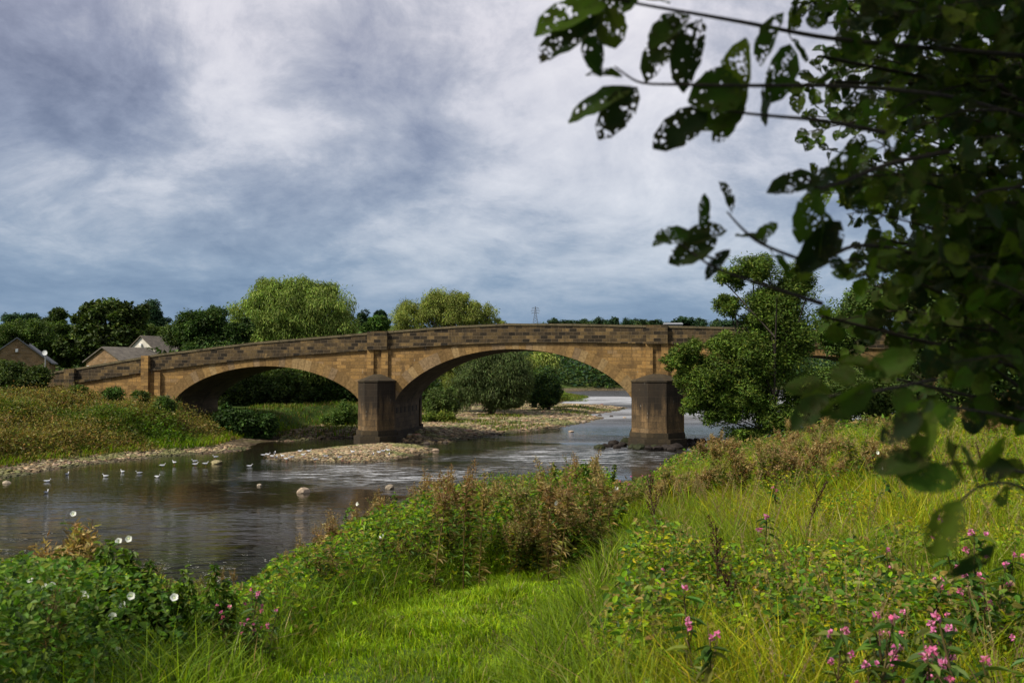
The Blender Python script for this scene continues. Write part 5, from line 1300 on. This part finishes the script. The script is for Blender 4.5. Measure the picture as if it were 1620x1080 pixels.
def make_dock(H, c=(0.06, 0.028, 0.015)):
    root = empty('dock_plant'); pts = stem_curve(H, 0.3 * H, 10, 0.02); st = MB(); tube(st, pts, np.linspace(0.008, 0.003, 10), 5, c)
    br = [(pts, 0.45)]
    for k_ in range(5):
        t0 = RNG.uniform(0.45, 0.85); b0 = along(pts, np.array([t0]))[0]; a_ = RNG.uniform(0, 6.28); ln = H * RNG.uniform(0.12, 0.25)
        q = np.array([b0, b0 + [math.cos(a_) * ln * 0.3, math.sin(a_) * ln * 0.3, ln * 0.6], b0 + [math.cos(a_) * ln * 0.45, math.sin(a_) * ln * 0.45, ln]]); tube(st, q, [0.004, 0.003, 0.002], 4, c); br.append((q, 0.15))
    st.build('stem', M_LEAF, root); sd = MB()
    for q, t0 in br:
        n = 200 if q is pts else 60; P = along(q, RNG.uniform(t0, 1, n)) + RNG.normal(0, 0.009, (n, 3)); D = nrm(RNG.normal(0, 1, (n, 3)))
        leaves(sd, P, D, nrm(RNG.normal(0, 1, (n, 3))), RNG.uniform(0.010, 0.022, n), 0.012, pick([c, tuple(np.array(c) * 1.7), tuple(np.array(c) * 0.6)], n, 0.25), 'lance', 0.1, 0)
    sd.build('seed_head', M_LEAF, root); return root

def make_grass_stalk(H):
    root = empty('grass_clump'); gm = MB(); n = 70
    a_ = RNG.uniform(0, 6.28, n); P = np.stack([np.cos(a_) * 0.03, np.sin(a_) * 0.03, np.zeros(n)], 1); hh = H * RNG.uniform(0.5, 1.0, n)
    blades(gm, P, hh, np.stack([np.cos(a_), np.sin(a_)], 1) * (hh * RNG.uniform(0.2, 0.7, n))[:, None], np.full(n, 0.009), pick(GREEN + BRIGHT, n, 0.2)); gm.build('blades', M_LEAF, root)
    sm = MB()
    for k_ in range(6):
        p = stem_curve(H * RNG.uniform(1.0, 1.35), 0.35 * H, 7, 0.02); tube(sm, p, np.linspace(0.0025, 0.001, 7), 4, (0.28, 0.21, 0.09)); m = 26
        P = along(p, RNG.uniform(0.75, 1.0, m)); D = nrm(RNG.normal(0, 0.5, (m, 3)) + [0, 0, 0.8]); leaves(sm, P, D, nrm(RNG.normal(0, 1, (m, 3))), 0.018, 0.005, pick(STRAW, m, 0.2), 'lance', 0, 0)
    sm.build('seed_stalk', M_LEAF, root); return root

def drop(px, py, H, ymin=2.6, ymax=64):
    """distance along the ray through (px,py) at which a plant of height H stands on the ground"""
    d = ray(px, py); Y = np.geomspace(ymin, ymax, 400); t = Y / d[1]; X = d[0] * t; Z = EYE + d[2] * t
    g = terrain(X, Y) + H - Z; k_ = np.argmax(g > 0)
    if g[k_] <= 0: return None
    return X[k_], Y[k_], Z[k_] - H

ORD = 'leftmost second third fourth fifth sixth seventh eighth ninth tenth eleventh twelfth thirteenth fourteenth fifteenth sixteenth seventeenth eighteenth nineteenth twentieth'.split()
def ordinals(objs, what):
    """labels by place in the row, counted from the nearer side"""
    objs = sorted(objs, key=lambda o: o.location.x / o.location.y); n = len(objs)
    for i, o in enumerate(objs):
        j = n - 1 - i
        o['label'] = (('leftmost' if i == 0 else ORD[i] + ' from the left') if i <= j else ('rightmost' if j == 0 else ORD[j] + ' from the right')) + ' of the ' + what

def spread(templates, spots, labels, cat, group, yaw=True):
    """first use moves the template itself, the rest are copies"""
    out = []
    for i, (x, y, z, sc) in enumerate(spots):
        src, flag = templates[i % len(templates)]
        if flag[0]: o = copy_tree(src)
        else: o = src; flag[0] = True
        o.location = (x, y, z); o.scale = (sc, sc, sc)
        if yaw: o.rotation_euler = (RNG.normal(0, 0.06), RNG.normal(0, 0.06), RNG.uniform(0, 6.28))
        tag(o, labels if isinstance(labels, str) else labels[i], cat, group); out.append(o)
    return out

rng(71)
def make_spike(H):
    """two or three stems wound with vine, leafy right to the tip"""
    root = empty('vine_spike'); st, lf = MB(), MB()
    for m in range(3):
        pts = stem_curve(H * (1.0, 0.85, 0.7)[m], 0.10 * H) + [RNG.normal(0, 0.04) * (m > 0), RNG.normal(0, 0.04) * (m > 0), 0]
        tube(st, pts, np.linspace(0.006, 0.002, len(pts)), 5, (0.08, 0.06, 0.03), cap=False)
        n = 120; t = RNG.uniform(0.1, 1.0, n) ** 0.8; P = along(pts, t); b_ = RNG.uniform(0, 6.28, n)
        D = np.stack([np.cos(b_), np.sin(b_), RNG.normal(-0.1, 0.5, n)], 1); L = RNG.uniform(0.035, 0.085, n) * (1.25 - 0.4 * t)
        leaves(lf, P, D, np.stack([RNG.normal(0, .3, n), -0.4 + RNG.normal(0, .3, n), np.ones(n)], 1), L, L * 0.55, pick(LEAFG + [(0.11, 0.19, 0.018), (0.15, 0.20, 0.02)], n, 0.2), 'broad', 0.15, 0.3)
    st.build('stems', M_LEAF, root); lf.build('leaves', M_LEAF, root); return root
T_SPIKE = [(make_spike(1.0), [False]) for _ in range(4)]
T_GREEN = [(make_willowherb(h_, 0.15), [False]) for h_ in (1.0, 1.0, 1.0, 1.0)]
T_MIXED = [(make_clump(1.0, 0.5), [False]) for _ in range(4)]
T_DRY = [(make_clump(1.0, 1.0), [False]) for _ in range(5)]
def spots_top(lst, H0, H1, Y0=4.5, Y1=9.0):
    out = []
    for (px, py) in lst:
        best = None
        for _ in range(60):
            Y = RNG.uniform(Y0, Y1); p = at(px, py, Y); g_ = zg(p[0], Y); h_ = p[2] - g_
            err = max(H0 - h_, h_ - H1, 0)
            if best is None or err < best[0]: best = (err, p[0], Y, g_, h_)
            if err == 0: break
        _, x_, y_, g_, h_ = best
        out.append((x_, y_, g_, max(h_, 0.25)))
    return out
def spots_zone(n, y0, y1, cond, h0, h1):
    out = []; tries = 0
    while len(out) < n:
        y = RNG.uniform(y0, y1); x = RNG.uniform(-1, 1) * (0.53 * y)
        z, dr, *_ = terrain(np.array([x]), np.array([y]), True)
        if dr[0] > 0.5 and cond(x, y, dr[0]):
            h_ = min(RNG.uniform(h0, h1), float(allow(x, y, z[0], RNG.uniform(-14, 22)))); tries += 1
            if h_ > 0.35 * h0 or tries > 4000: out.append((x, y, z[0], max(h_, 0.2)))
    return out
T_THIN = [(make_willowherb(1.0, q_), [False]) for q_ in (0.8, 1.0, 0.5, 0.9)]
spread(T_THIN, spots_top([(q_, np.interp(q_, VT_X, VT_Y) - RNG.uniform(0, 30)) for q_ in np.concatenate([RNG.uniform(440, 975, 30), RNG.uniform(240, 430, 6)])], 0.9, 1.5, 8.5, 14), 'thin single willowherb stem poking above the belt against the water', 'plant', 'thin stems above the belt')
# spikes standing up in front of the water at the lower left
sp = spots_top([(20, 868), (100, 800), (88, 812), (112, 818), (127, 845), (165, 832), (178, 868), (196, 850), (214, 880), (262, 872), (272, 890), (330, 885), (150, 850), (60, 880), (240, 905), (300, 925), (140, 870), (185, 880), (225, 870), (250, 905), (290, 900), (345, 880), (355, 905), (117, 818), (190, 858), (205, 856)], 0.9, 1.6, 6.0, 8.5)
o_a = spread([T_DRY[0]] , sp[1:3], 'brown seeding willowherb in the tight clump rising highest at the lower left', 'plant', 'brown willowherb clump at the lower left')
sp2 = [sp[0]] + sp[3:]
o_b = spread(T_SPIKE, sp2, 'slim leafy green spike standing against the water at the lower left', 'plant', 'green spikes at the lower left')
spread(T_GREEN, spots_zone(26, 3.6, 8.2, lambda x, y, dr: bush_zone(x, y) > 0.6, 0.7, 1.0), 'leafy green herb growing up through the lower left thicket', 'plant', 'green herbs in the lower left thicket')
spread(T_GREEN + T_MIXED, spots_zone(60, 6.6, 15.5, lambda x, y, dr: band_zone(x, y, dr) > 0.5 and dr < 13, 0.7, 1.15), 'half green, half browning willowherb in the belt between path and river', 'plant', 'willowherbs between the path and the river')
spread(T_MIXED + T_DRY[:3], spots_top([(q_, np.interp(q_, VT_X, VT_Y) + RNG.uniform(-6, 85)) for q_ in RNG.uniform(430, 975, 58)], 0.7, 1.25, 9.5, 17), 'rusty brown willowherb gone to seed on the lip of the near bank', 'plant', 'rusty willowherbs on the bank lip')
spread(T_DRY + T_MIXED[:3], spots_top([(q_, np.interp(q_, VT_X, VT_Y) + RNG.uniform(-6, 60)) for q_ in RNG.uniform(985, 1450, 66)], 0.8, 1.4, 13, 32), 'tan feathery willowherb in the tall stand before the right pier', 'plant', 'tan willowherbs before the right pier')
spread(T_DRY, spots_zone(20, 20, 34, lambda x, y, dr: dr > 9 and x > 5, 0.8, 1.2), 'tawny weed at the far edge of the right meadow', 'plant', 'tawny weeds along the meadow edge')
o_c = spread(T_SPIKE + T_GREEN[:1], spots_top([(630, 775), (672, 815), (706, 745), (760, 760), (830, 740), (870, 735), (900, 720), (940, 722), (965, 728), (860, 760), (545, 800), (600, 790), (490, 850)], 0.8, 1.2, 9.5, 17), 'fresh green leafy spike rising out of the belt against the water', 'plant', 'fresh green spikes in the belt')

PINK = (0.56, 0.13, 0.30)
T_BAL = [(make_balsam(0.85, nf, PINK), [False]) for nf in (2, 3, 2, 4)]
pk = [(1376, 905), (1405, 905), (1388, 932), (1376, 988), (1388, 990), (1422, 925), (1460, 885), (1477, 875), (1460, 933), (1578, 972), (1600, 962), (1545, 850), (1575, 845), (1520, 852), (1583, 835), (1540, 788), (1522, 773), (1492, 942), (1463, 1013), (1486, 1018), (1510, 935), (1555, 870), (1440, 960), (1505, 965), (1535, 900), (1585, 880), (1610, 900), (1480, 925), (1560, 1000), (1450, 1040)]
o_d = spread(T_BAL, spots_top(pk, 0.6, 0.95, 3.6, 6.8), 'pink flowered balsam in the shaded patch at the lower right', 'plant', 'balsam patch at the lower right')
one = [(1065, 872, 'balsam with a bright pink head left of centre in the meadow, beside a second'), (1096, 880, 'smaller pink balsam head just right of the brightest meadow one'), (1122, 950, 'single pink bloom low in the long grass below the bright pair'), (1312, 932, 'balsam with dark bare stem and one pink head in mid meadow'),
       (1270, 1033, 'large pink balsam spire at the bottom edge of the meadow'), (1286, 1068, 'pink balsam head cut by the bottom edge of the photo'), (1232, 748, 'pink flower below the tawny weeds behind the meadow'), (1202, 775, 'small pink flower just below and left of the one under the tawny weeds'), (1400, 828, 'faint pink flower beside straw coloured grass on the right')]
spread(T_BAL, spots_top([(a_, b_) for a_, b_, _ in one], 0.55, 0.9, 4.2, 12), [c_ for _, _, c_ in one], 'plant', 'single balsams in the meadow')
o_e = spread(T_BAL, spots_top([(326, 925), (350, 930), (365, 938), (392, 903), (407, 900), (397, 950), (402, 962), (375, 960), (395, 998), (425, 942)], 0.6, 1.0, 5.8, 8.0), 'pink balsam at the right end of the lower left thicket by the water', 'plant', 'balsams beside the lower left thicket')
o_f = spread(T_BAL, spots_top([(RNG.uniform(975, 1140), RNG.uniform(735, 800)) for _ in range(26)], 0.6, 1.0, 14, 24), 'pale pink balsam among tan seed heads below the right pier', 'plant', 'balsams below the right pier')

for a_, b_ in ORDER_LATER + [(RUB, 'wet blackish rocks heaped round the right pier'), (FOOT, 'dark wet rocks at the foot of the left pier'), (o_a, 'brown seeding clumps rising highest at the lower left'), (o_b, 'slim green spikes standing against the water at lower left'), (o_c, 'fresh green spikes of the belt against the water'),
                            (o_d, 'pink balsams in the shaded patch at lower right'), (o_e, 'pink balsams at the end of the lower left thicket'), (o_f, 'pale pink balsams among tan seed heads')]: ordinals(a_, b_)
T_BIND = [(make_bindweed(), [False]) for _ in range(3)]
def bind_spots(lst, off, ya, yb):
    out = []
    for (px, py) in lst:
        x_, y_, g_, h_ = spots_top([(px, py)], off * 0.8, off * 1.2, ya, yb)[0]
        out.append((x_, y_, g_ + h_, 1.0))
    return out
def spread_b(lst, off, lab, grp, ya=5.2, yb=7.0):
    out = []
    for i, (x, y, z, sc) in enumerate(bind_spots(lst, off, ya, yb)):
        src, flag = T_BIND[i % 3]
        o = copy_tree(src) if flag[0] else src; flag[0] = True
        o.location = (x, y, z); o.scale = (sc * 0.62,) * 3; o.rotation_euler.z = RNG.uniform(-0.7, 0.7); tag(o, lab if isinstance(lab, str) else lab[i], 'plant', grp); out.append(o)
    if isinstance(lab, str): ordinals(out, 'white bindweed trumpets on the lower left thicket')
bl = [(47, 916), (68, 928), (84, 926), (130, 940), (136, 944), (208, 942), (195, 957), (178, 975), (188, 1028), (276, 945)]
spread_b(bl, 0.95, 'bindweed with a white trumpet on the dark lower left thicket', 'bindweeds on the lower left thicket')
spread_b([(116, 813), (188, 856), (204, 852)], 1.3, ['bindweed bloom at the top of the brown clump on the left', 'left one of two white bindweeds on a spike against water', 'right one of two white bindweeds on a spike against water'], 'bindweeds high on spikes', 6.2, 7.5)
spread_b([(881, 796), (975, 773), (1388, 716), (1393, 741), (604, 848), (566, 797)], 0.85, ['white bindweed in the middle of the belt', 'white bindweed near the pink flowers before the right pier', 'upper of two white bindweeds in the right meadow', 'lower of two white bindweeds in the right meadow', 'white bindweed in the left part of the belt', 'white bindweed highest in the left part of the belt'], 'bindweeds in the belt and meadow', 8.5, 14)

T_DOCK = [(make_dock(1.0), [False]) for _ in range(3)]
spread(T_DOCK, spots_top([(1268, 755), (1130, 815), (1185, 860), (1048, 745), (1560, 700)], 0.8, 1.2, 6, 14),
       ['tall dark upright dock spike in the middle of the meadow', 'dark leaning dock stalk left of the upright spike', 'dark diagonal dock stalk in front of the leaning one', 'rust brown dock head before the right pier', 'dock under the hanging leaves at the right'], 'plant', 'dock stalks')
spread(T_GREEN, spots_zone(30, 4.5, 13, lambda x, y, dr: path_d(x, y) > 0.4 and x > 0.4, 0.4, 0.65), 'short leafy herb half buried in the tangle of the right meadow', 'plant', 'short herbs in the right meadow')
T_GR = [(make_grass_stalk(0.55), [False]) for _ in range(4)]
spread(T_GR, [(a_, b_, c_, d_) for a_, b_, c_, d_ in spots_zone(70, 4.2, 12, lambda x, y, dr: path_d(x, y) > 0.35 and bush_zone(x, y) < 0.2, 0.8, 1.15)], 'arching grass clump with straw coloured seed stalks beside the path', 'grass clump', 'grass clumps near the path')
spread(T_GR, spots_zone(70, 10, 22, lambda x, y, dr: dr > 10 and x > 1.5, 1.0, 1.5), 'straw topped grass clump further out in the sunny meadow', 'grass clump', 'grass clumps of the far meadow')

# ------------------------------------------------------------------ foreground alder hanging in from the right
rg = rng(81)
alder = tag(empty('alder_tree', (2.9, 2.3, zg(2.9, 2.3))), 'out of focus alder reaching in from the right with insect eaten leaves', 'tree')
ORG = np.array(alder.location)
bark = MB(); BRC = (0.035, 0.026, 0.02)
tube(bark, np.array([(0, 0, -0.3), (0.05, 0.05, 0.8), (-0.05, 0.0, 1.8), (0.0, 0.1, 3.0), (0.1, 0.1, 4.6)]), [0.13, 0.11, 0.09, 0.07, 0.03], 10, (0.05, 0.042, 0.035))
LV = dict(P=[], D=[], L=[], C=[], s=[])
def add_leaf(P, D, L, c=None):
    LV['P'].append(P); LV['D'].append(D); LV['L'].append(L); LV['C'].append(c)
def branch(pp, r0, r1, leaf_every=0.06, L=0.075, bare=0.0, twigs=0):
    """pp: list of (px, py, Y) points; a smooth branch with leaves along it"""
    pts = np.array([at(*q) for q in pp]) - ORG
    m = max(8, len(pp) * 5); t = np.linspace(0, len(pp) - 1, m); sm = np.stack([np.interp(t, np.arange(len(pp)), pts[:, k_]) for k_ in range(3)], 1)
    for _ in range(3): sm[1:-1] = (sm[:-2] + sm[1:-1] * 2 + sm[2:]) / 4
    tube(bark, sm, np.linspace(r0, r1, m), 6, BRC)
    seg = np.concatenate([[0], np.cumsum(np.linalg.norm(np.diff(sm, axis=0), axis=1))]); n = int(seg[-1] * (1 - bare) / leaf_every)
    for j in range(n):
        s_ = seg[-1] * (bare + (1 - bare) * (j + RNG.uniform(0, 1)) / max(n, 1)); P = np.array([np.interp(s_, seg, sm[:, k_]) for k_ in range(3)])
        k_ = min(np.searchsorted(seg, s_), m - 1); tg = nrm(sm[min(k_ + 1, m - 1)] - sm[max(k_ - 1, 0)])
        D = nrm(tg * 0.5 + RNG.normal(0, 0.6, 3) + [0, 0, -0.25]); Ls = L * RNG.uniform(0.6, 1.15)
        tube(bark, np.array([P, P + D * 0.02]), 0.0012, 4, (0.06, 0.06, 0.02), cap=False)
        add_leaf(P + D * 0.018, D, Ls)
    return sm
# hero twigs with the perforated leaves against the sky
branch([(1640, 90, 1.9), (1450, 75, 1.75), (1300, 60, 1.6), (1190, 38, 1.5), (1100, 22, 1.45), (1000, 5, 1.4), (930, -14, 1.4)], 0.005, 0.0014, 0.2, bare=0.3)
branch([(1640, 190, 1.9), (1500, 150, 1.7), (1330, 135, 1.5), (1160, 136, 1.42), (1080, 134, 1.4), (1010, 133, 1.4), (972, 105, 1.4)], 0.0045, 0.0012, 0.3, bare=0.3)
branch([(1400, 210, 1.55), (1300, 190, 1.5), (1200, 182, 1.45), (1120, 172, 1.42)], 0.004, 0.0015, 0.3, bare=0.3)
branch([(1700, 520, 2.1), (1560, 445, 1.9), (1430, 395, 1.75), (1350, 385, 1.6), (1290, 420, 1.55), (1200, 385, 1.5), (1172, 360, 1.48), (1150, 335, 1.48)], 0.005, 0.0013, 0.09, bare=0.2)
branch([(1300, 480, 1.6), (1220, 455, 1.52), (1130, 425, 1.48), (1075, 385, 1.48)], 0.004, 0.0012, 0.12, bare=0.2)
branch([(1500, 240, 1.7), (1400, 260, 1.6), (1330, 290, 1.55), (1292, 300, 1.5), (1270, 275, 1.5)], 0.005, 0.0015, 0.10)
branch([(1750, 700, 1.9), (1580, 655, 1.7), (1480, 640, 1.5), (1440, 660, 1.35), (1430, 690, 1.3)], 0.003, 0.0012, 0.12, L=0.045, bare=0.2)
branch([(1700, 760, 1.7), (1580, 740, 1.55), (1500, 730, 1.4), (1450, 755, 1.35)], 0.003, 0.0012, 0.12, L=0.045)
branch([(1700, 820, 1.6), (1600, 760, 1.5), (1540, 770, 1.4), (1490, 830, 1.3)], 0.003, 0.0012, 0.12, L=0.045)
branch([(1480, 600, 1.6), (1380, 620, 1.5), (1310, 625, 1.45), (1275, 650, 1.45)], 0.003, 0.0012, 0.09, L=0.045)
# (px, py, Y, angle on the picture in degrees from +x towards up, length px, yaw out of the picture)
hero = [(960, 8, 1.40, 198, 125, .2), (950, 30, 1.4, 215, 120, .1), (945, 20, 1.4, 265, 105, .1), (1075, 28, 1.42, 235, 110, .1), (1110, 30, 1.42, 250, 115, .1), (1090, 25, 1.42, 225, 95, -.5), (1180, 60, 1.45, 262, 110, .1),
        (1000, 138, 1.4, 197, 112, .1), (1008, 138, 1.4, 232, 100, .1), (985, 122, 1.4, 165, 60, .3), (1120, 172, 1.42, 215, 105, .1), (1180, 172, 1.45, 195, 90, .2), (1170, 150, 1.45, 240, 85, .4), (1250, 70, 1.5, 250, 100, .2), (1240, 20, 1.5, 250, 90, .2),
        (1060, 5, 1.4, 160, 100, .6), (1010, 0, 1.4, 185, 90, .5), (1150, 105, 1.45, 220, 70, .3), (1220, 110, 1.5, 265, 90, .2),
        (1157, 338, 1.48, 115, 55, .0), (1110, 362, 1.48, 82, 58, .1), (1095, 370, 1.48, 185, 60, .2), (1135, 378, 1.48, 205, 85, .2), (1150, 365, 1.48, 190, 75, .3), (1155, 395, 1.48, 220, 60, .4), (1195, 378, 1.5, 35, 45, .2), (1060, 378, 1.48, 195, 30, .2),
        (1300, 285, 1.5, 185, 85, .1), (1295, 298, 1.5, 250, 90, .1), (1280, 380, 1.52, 300, 50, .2), (1330, 350, 1.5, 230, 105, .1), (1300, 330, 1.5, 270, 90, .2),
        (1475, 650, 1.25, 250, 85, .1), (1460, 655, 1.25, 215, 80, .2), (1520, 760, 1.25, 175, 100, .2), (1475, 725, 1.25, 190, 85, .2), (1520, 790, 1.2, 245, 105, .2), (1450, 720, 1.3, 200, 70, .3), (1500, 640, 1.4, 200, 90, .3),
        (1380, 605, 1.35, 215, 95, .1), (1400, 590, 1.35, 160, 70, .3), (1450, 560, 1.35, 200, 85, .2), (1310, 625, 1.42, 225, 80, .1), (1300, 600, 1.42, 195, 60, .3), (1500, 690, 1.3, 290, 80, .2), (1590, 690, 1.3, 240, 70, .2), (1575, 860, 1.2, 225, 90, .2)]
H_P, H_D, H_L = [], [], []
for (px, py, Y, an, ln, oy) in hero:
    a_ = R(an); D = nrm(np.array([math.cos(a_), oy * 0.6, math.sin(a_)])); H_P.append(at(px, py, Y) - ORG); H_D.append(D); H_L.append(ln * Y / F)
# dense inner crown: boughs fanning through the space right of the frame, each with twigs and leaves
def region_ok(px, py):
    edge = np.interp(py, [-80, 60, 140, 220, 300, 420, 520, 600, 660, 720, 800, 900], [1190, 1215, 1235, 1265, 1270, 1275, 1290, 1350, 1440, 1540, 1600, 1680])
    return px > edge
nb = 0
while nb < 215:
    px, py = RNG.uniform(1190, 1720), RNG.uniform(-120, 760)
    if not region_ok(px - 10, py): continue
    if py > 560 and RNG.uniform() < 0.75: continue
    Y = RNG.uniform(1.6, 3.0); Y0 = min(Y + RNG.uniform(0.0, 0.4), 3.2)
    sx, sy = px + RNG.uniform(120, 260), py + RNG.uniform(-60, 110)
    mid = ((px + sx) / 2, (py + sy) / 2 - RNG.uniform(0, 25), (Y + Y0) / 2)
    branch([(sx, sy, Y0), mid, (px, py, Y)], 0.0035, 0.001, 0.018, L=0.047); nb += 1
for (a_, b_) in (((1300, 90, 1.9), (1900, 260, 2.4)), ((1320, 130, 2.0), (1900, 190, 2.4)), ((1400, 380, 2.0), (1900, 520, 2.4)), ((1300, 500, 2.0), (1900, 700, 2.3)), ((1420, 600, 1.9), (1900, 760, 2.2)), ((1460, 20, 2.1), (1900, 120, 2.4))):
    branch([b_, ((a_[0] + b_[0]) / 2, (a_[1] + b_[1]) / 2 - 25, (a_[2] + b_[2]) / 2), a_], 0.008, 0.003, 0.05, L=0.06)
# unseen canopy added over the camera, outside the frame, to shade these leaves
def wbranch(pts, r0, r1, leaf_every, L):
    pts = np.asarray(pts, float) - ORG; m = 14; t = np.linspace(0, len(pts) - 1, m)
    sm = np.stack([np.interp(t, np.arange(len(pts)), pts[:, k_]) for k_ in range(3)], 1)
    tube(bark, sm, np.linspace(r0, r1, m), 6, BRC)
    seg = np.concatenate([[0], np.cumsum(np.linalg.norm(np.diff(sm, axis=0), axis=1))])
    for j in range(int(seg[-1] / leaf_every)):
        s_ = RNG.uniform(0.1, 1) * seg[-1]; P = np.array([np.interp(s_, seg, sm[:, k_]) for k_ in range(3)]) + RNG.normal(0, 0.16, 3)
        add_leaf(P, nrm(RNG.normal(0, 1, 3) * [1, 1, 0.4]), L * RNG.uniform(0.7, 1.2))
for k_ in range(55):
    a_ = ORG + [RNG.normal(0, .1), RNG.normal(0, .1), RNG.uniform(2.6, 4.2)]
    e_ = np.array([RNG.uniform(-2.8, 2.2), RNG.uniform(-1.2, 1.2), RNG.uniform(6.3, 7.8)])
    wbranch([a_, (a_ + e_) / 2 + [0, 0, 0.3], e_], 0.02, 0.004, 0.022, 0.085)
bark.build('trunk', M_BARK, alder, smooth=True)

def alder_leaves(P, D, L, seed, holes, pal, wide=0.44):
    """rounded, toothed leaf blades on a 7 x 5 grid with a raised midrib and a wavy surface"""
    mb = MB(); P = np.asarray(P); D = nrm(np.asarray(D)); L = np.asarray(L); n = len(P)
    face = nrm(RNG.normal(0, 0.55, (n, 3)) + [0, -0.8, 0.35]); S = nrm(np.cross(D, face)); N = np.cross(S, D)
    U = np.linspace(0, 1, 9); V = np.linspace(-1, 1, 5)
    prof = np.interp(U, [0, 0.08, 0.25, 0.5, 0.75, 0.9, 1.0], [0.03, 0.42, 0.78, 0.92, 0.78, 0.50, 0.04]) * wide
    C = pick(pal, n, 0.2)
    curl = RNG.uniform(-0.15, 0.55, n); fold = RNG.uniform(0.05, 0.75, n); off = RNG.uniform(0, 40, (n, 2))
    verts = np.zeros((n, 9, 5, 3)); uvs = np.zeros((n, 9, 5, 2))
    for i, u in enumerate(U):
        for j, v in enumerate(V):
            tooth = 1 + 0.07 * ((i % 2) * 2 - 1) * (abs(v) > 0.9)
            w_ = prof[i] * v * tooth * L
            up = (np.abs(w_) * fold) - curl * L * u * u * 0.5 + 0.02 * L * math.sin(u * 14 + v * 3)
            verts[:, i, j] = P + D * (u * L)[:, None] + S * w_[:, None] + N * up[:, None]
            uvs[:, i, j] = np.stack([off[:, 0] + u * holes[0], off[:, 1] + prof[i] * v * holes[0]], 1)
    q = np.array([[i * 5 + j, i * 5 + j + 1, (i + 1) * 5 + j + 1, (i + 1) * 5 + j] for i in range(8) for j in range(4)])
    Q = q[None] + (np.arange(n) * 45)[:, None, None]
    mb.add(verts.reshape(-1, 3), None, Q.reshape(-1, 4), np.repeat(C, 45, 0), uvs.reshape(-1, 2))
    return mb
APAL = [(0.038, 0.072, 0.010), (0.055, 0.098, 0.011), (0.022, 0.040, 0.013), (0.085, 0.125, 0.012), (0.045, 0.075, 0.011), (0.030, 0.05, 0.012)]
am = alder_leaves(H_P, H_D, H_L, 1, (2.2,), APAL, 0.28); am.build('leaves', M_EATEN, alder, smooth=True, uv=True)
am = alder_leaves(LV['P'], LV['D'], LV['L'], 2, (1.8,), APAL); am.build('crown', M_EATEN, alder, smooth=True, uv=True)
print('alder leaves', len(LV['P']))
print('objects', len(bpy.data.objects), 'polys', sum(len(m.polygons) for m in bpy.data.meshes))
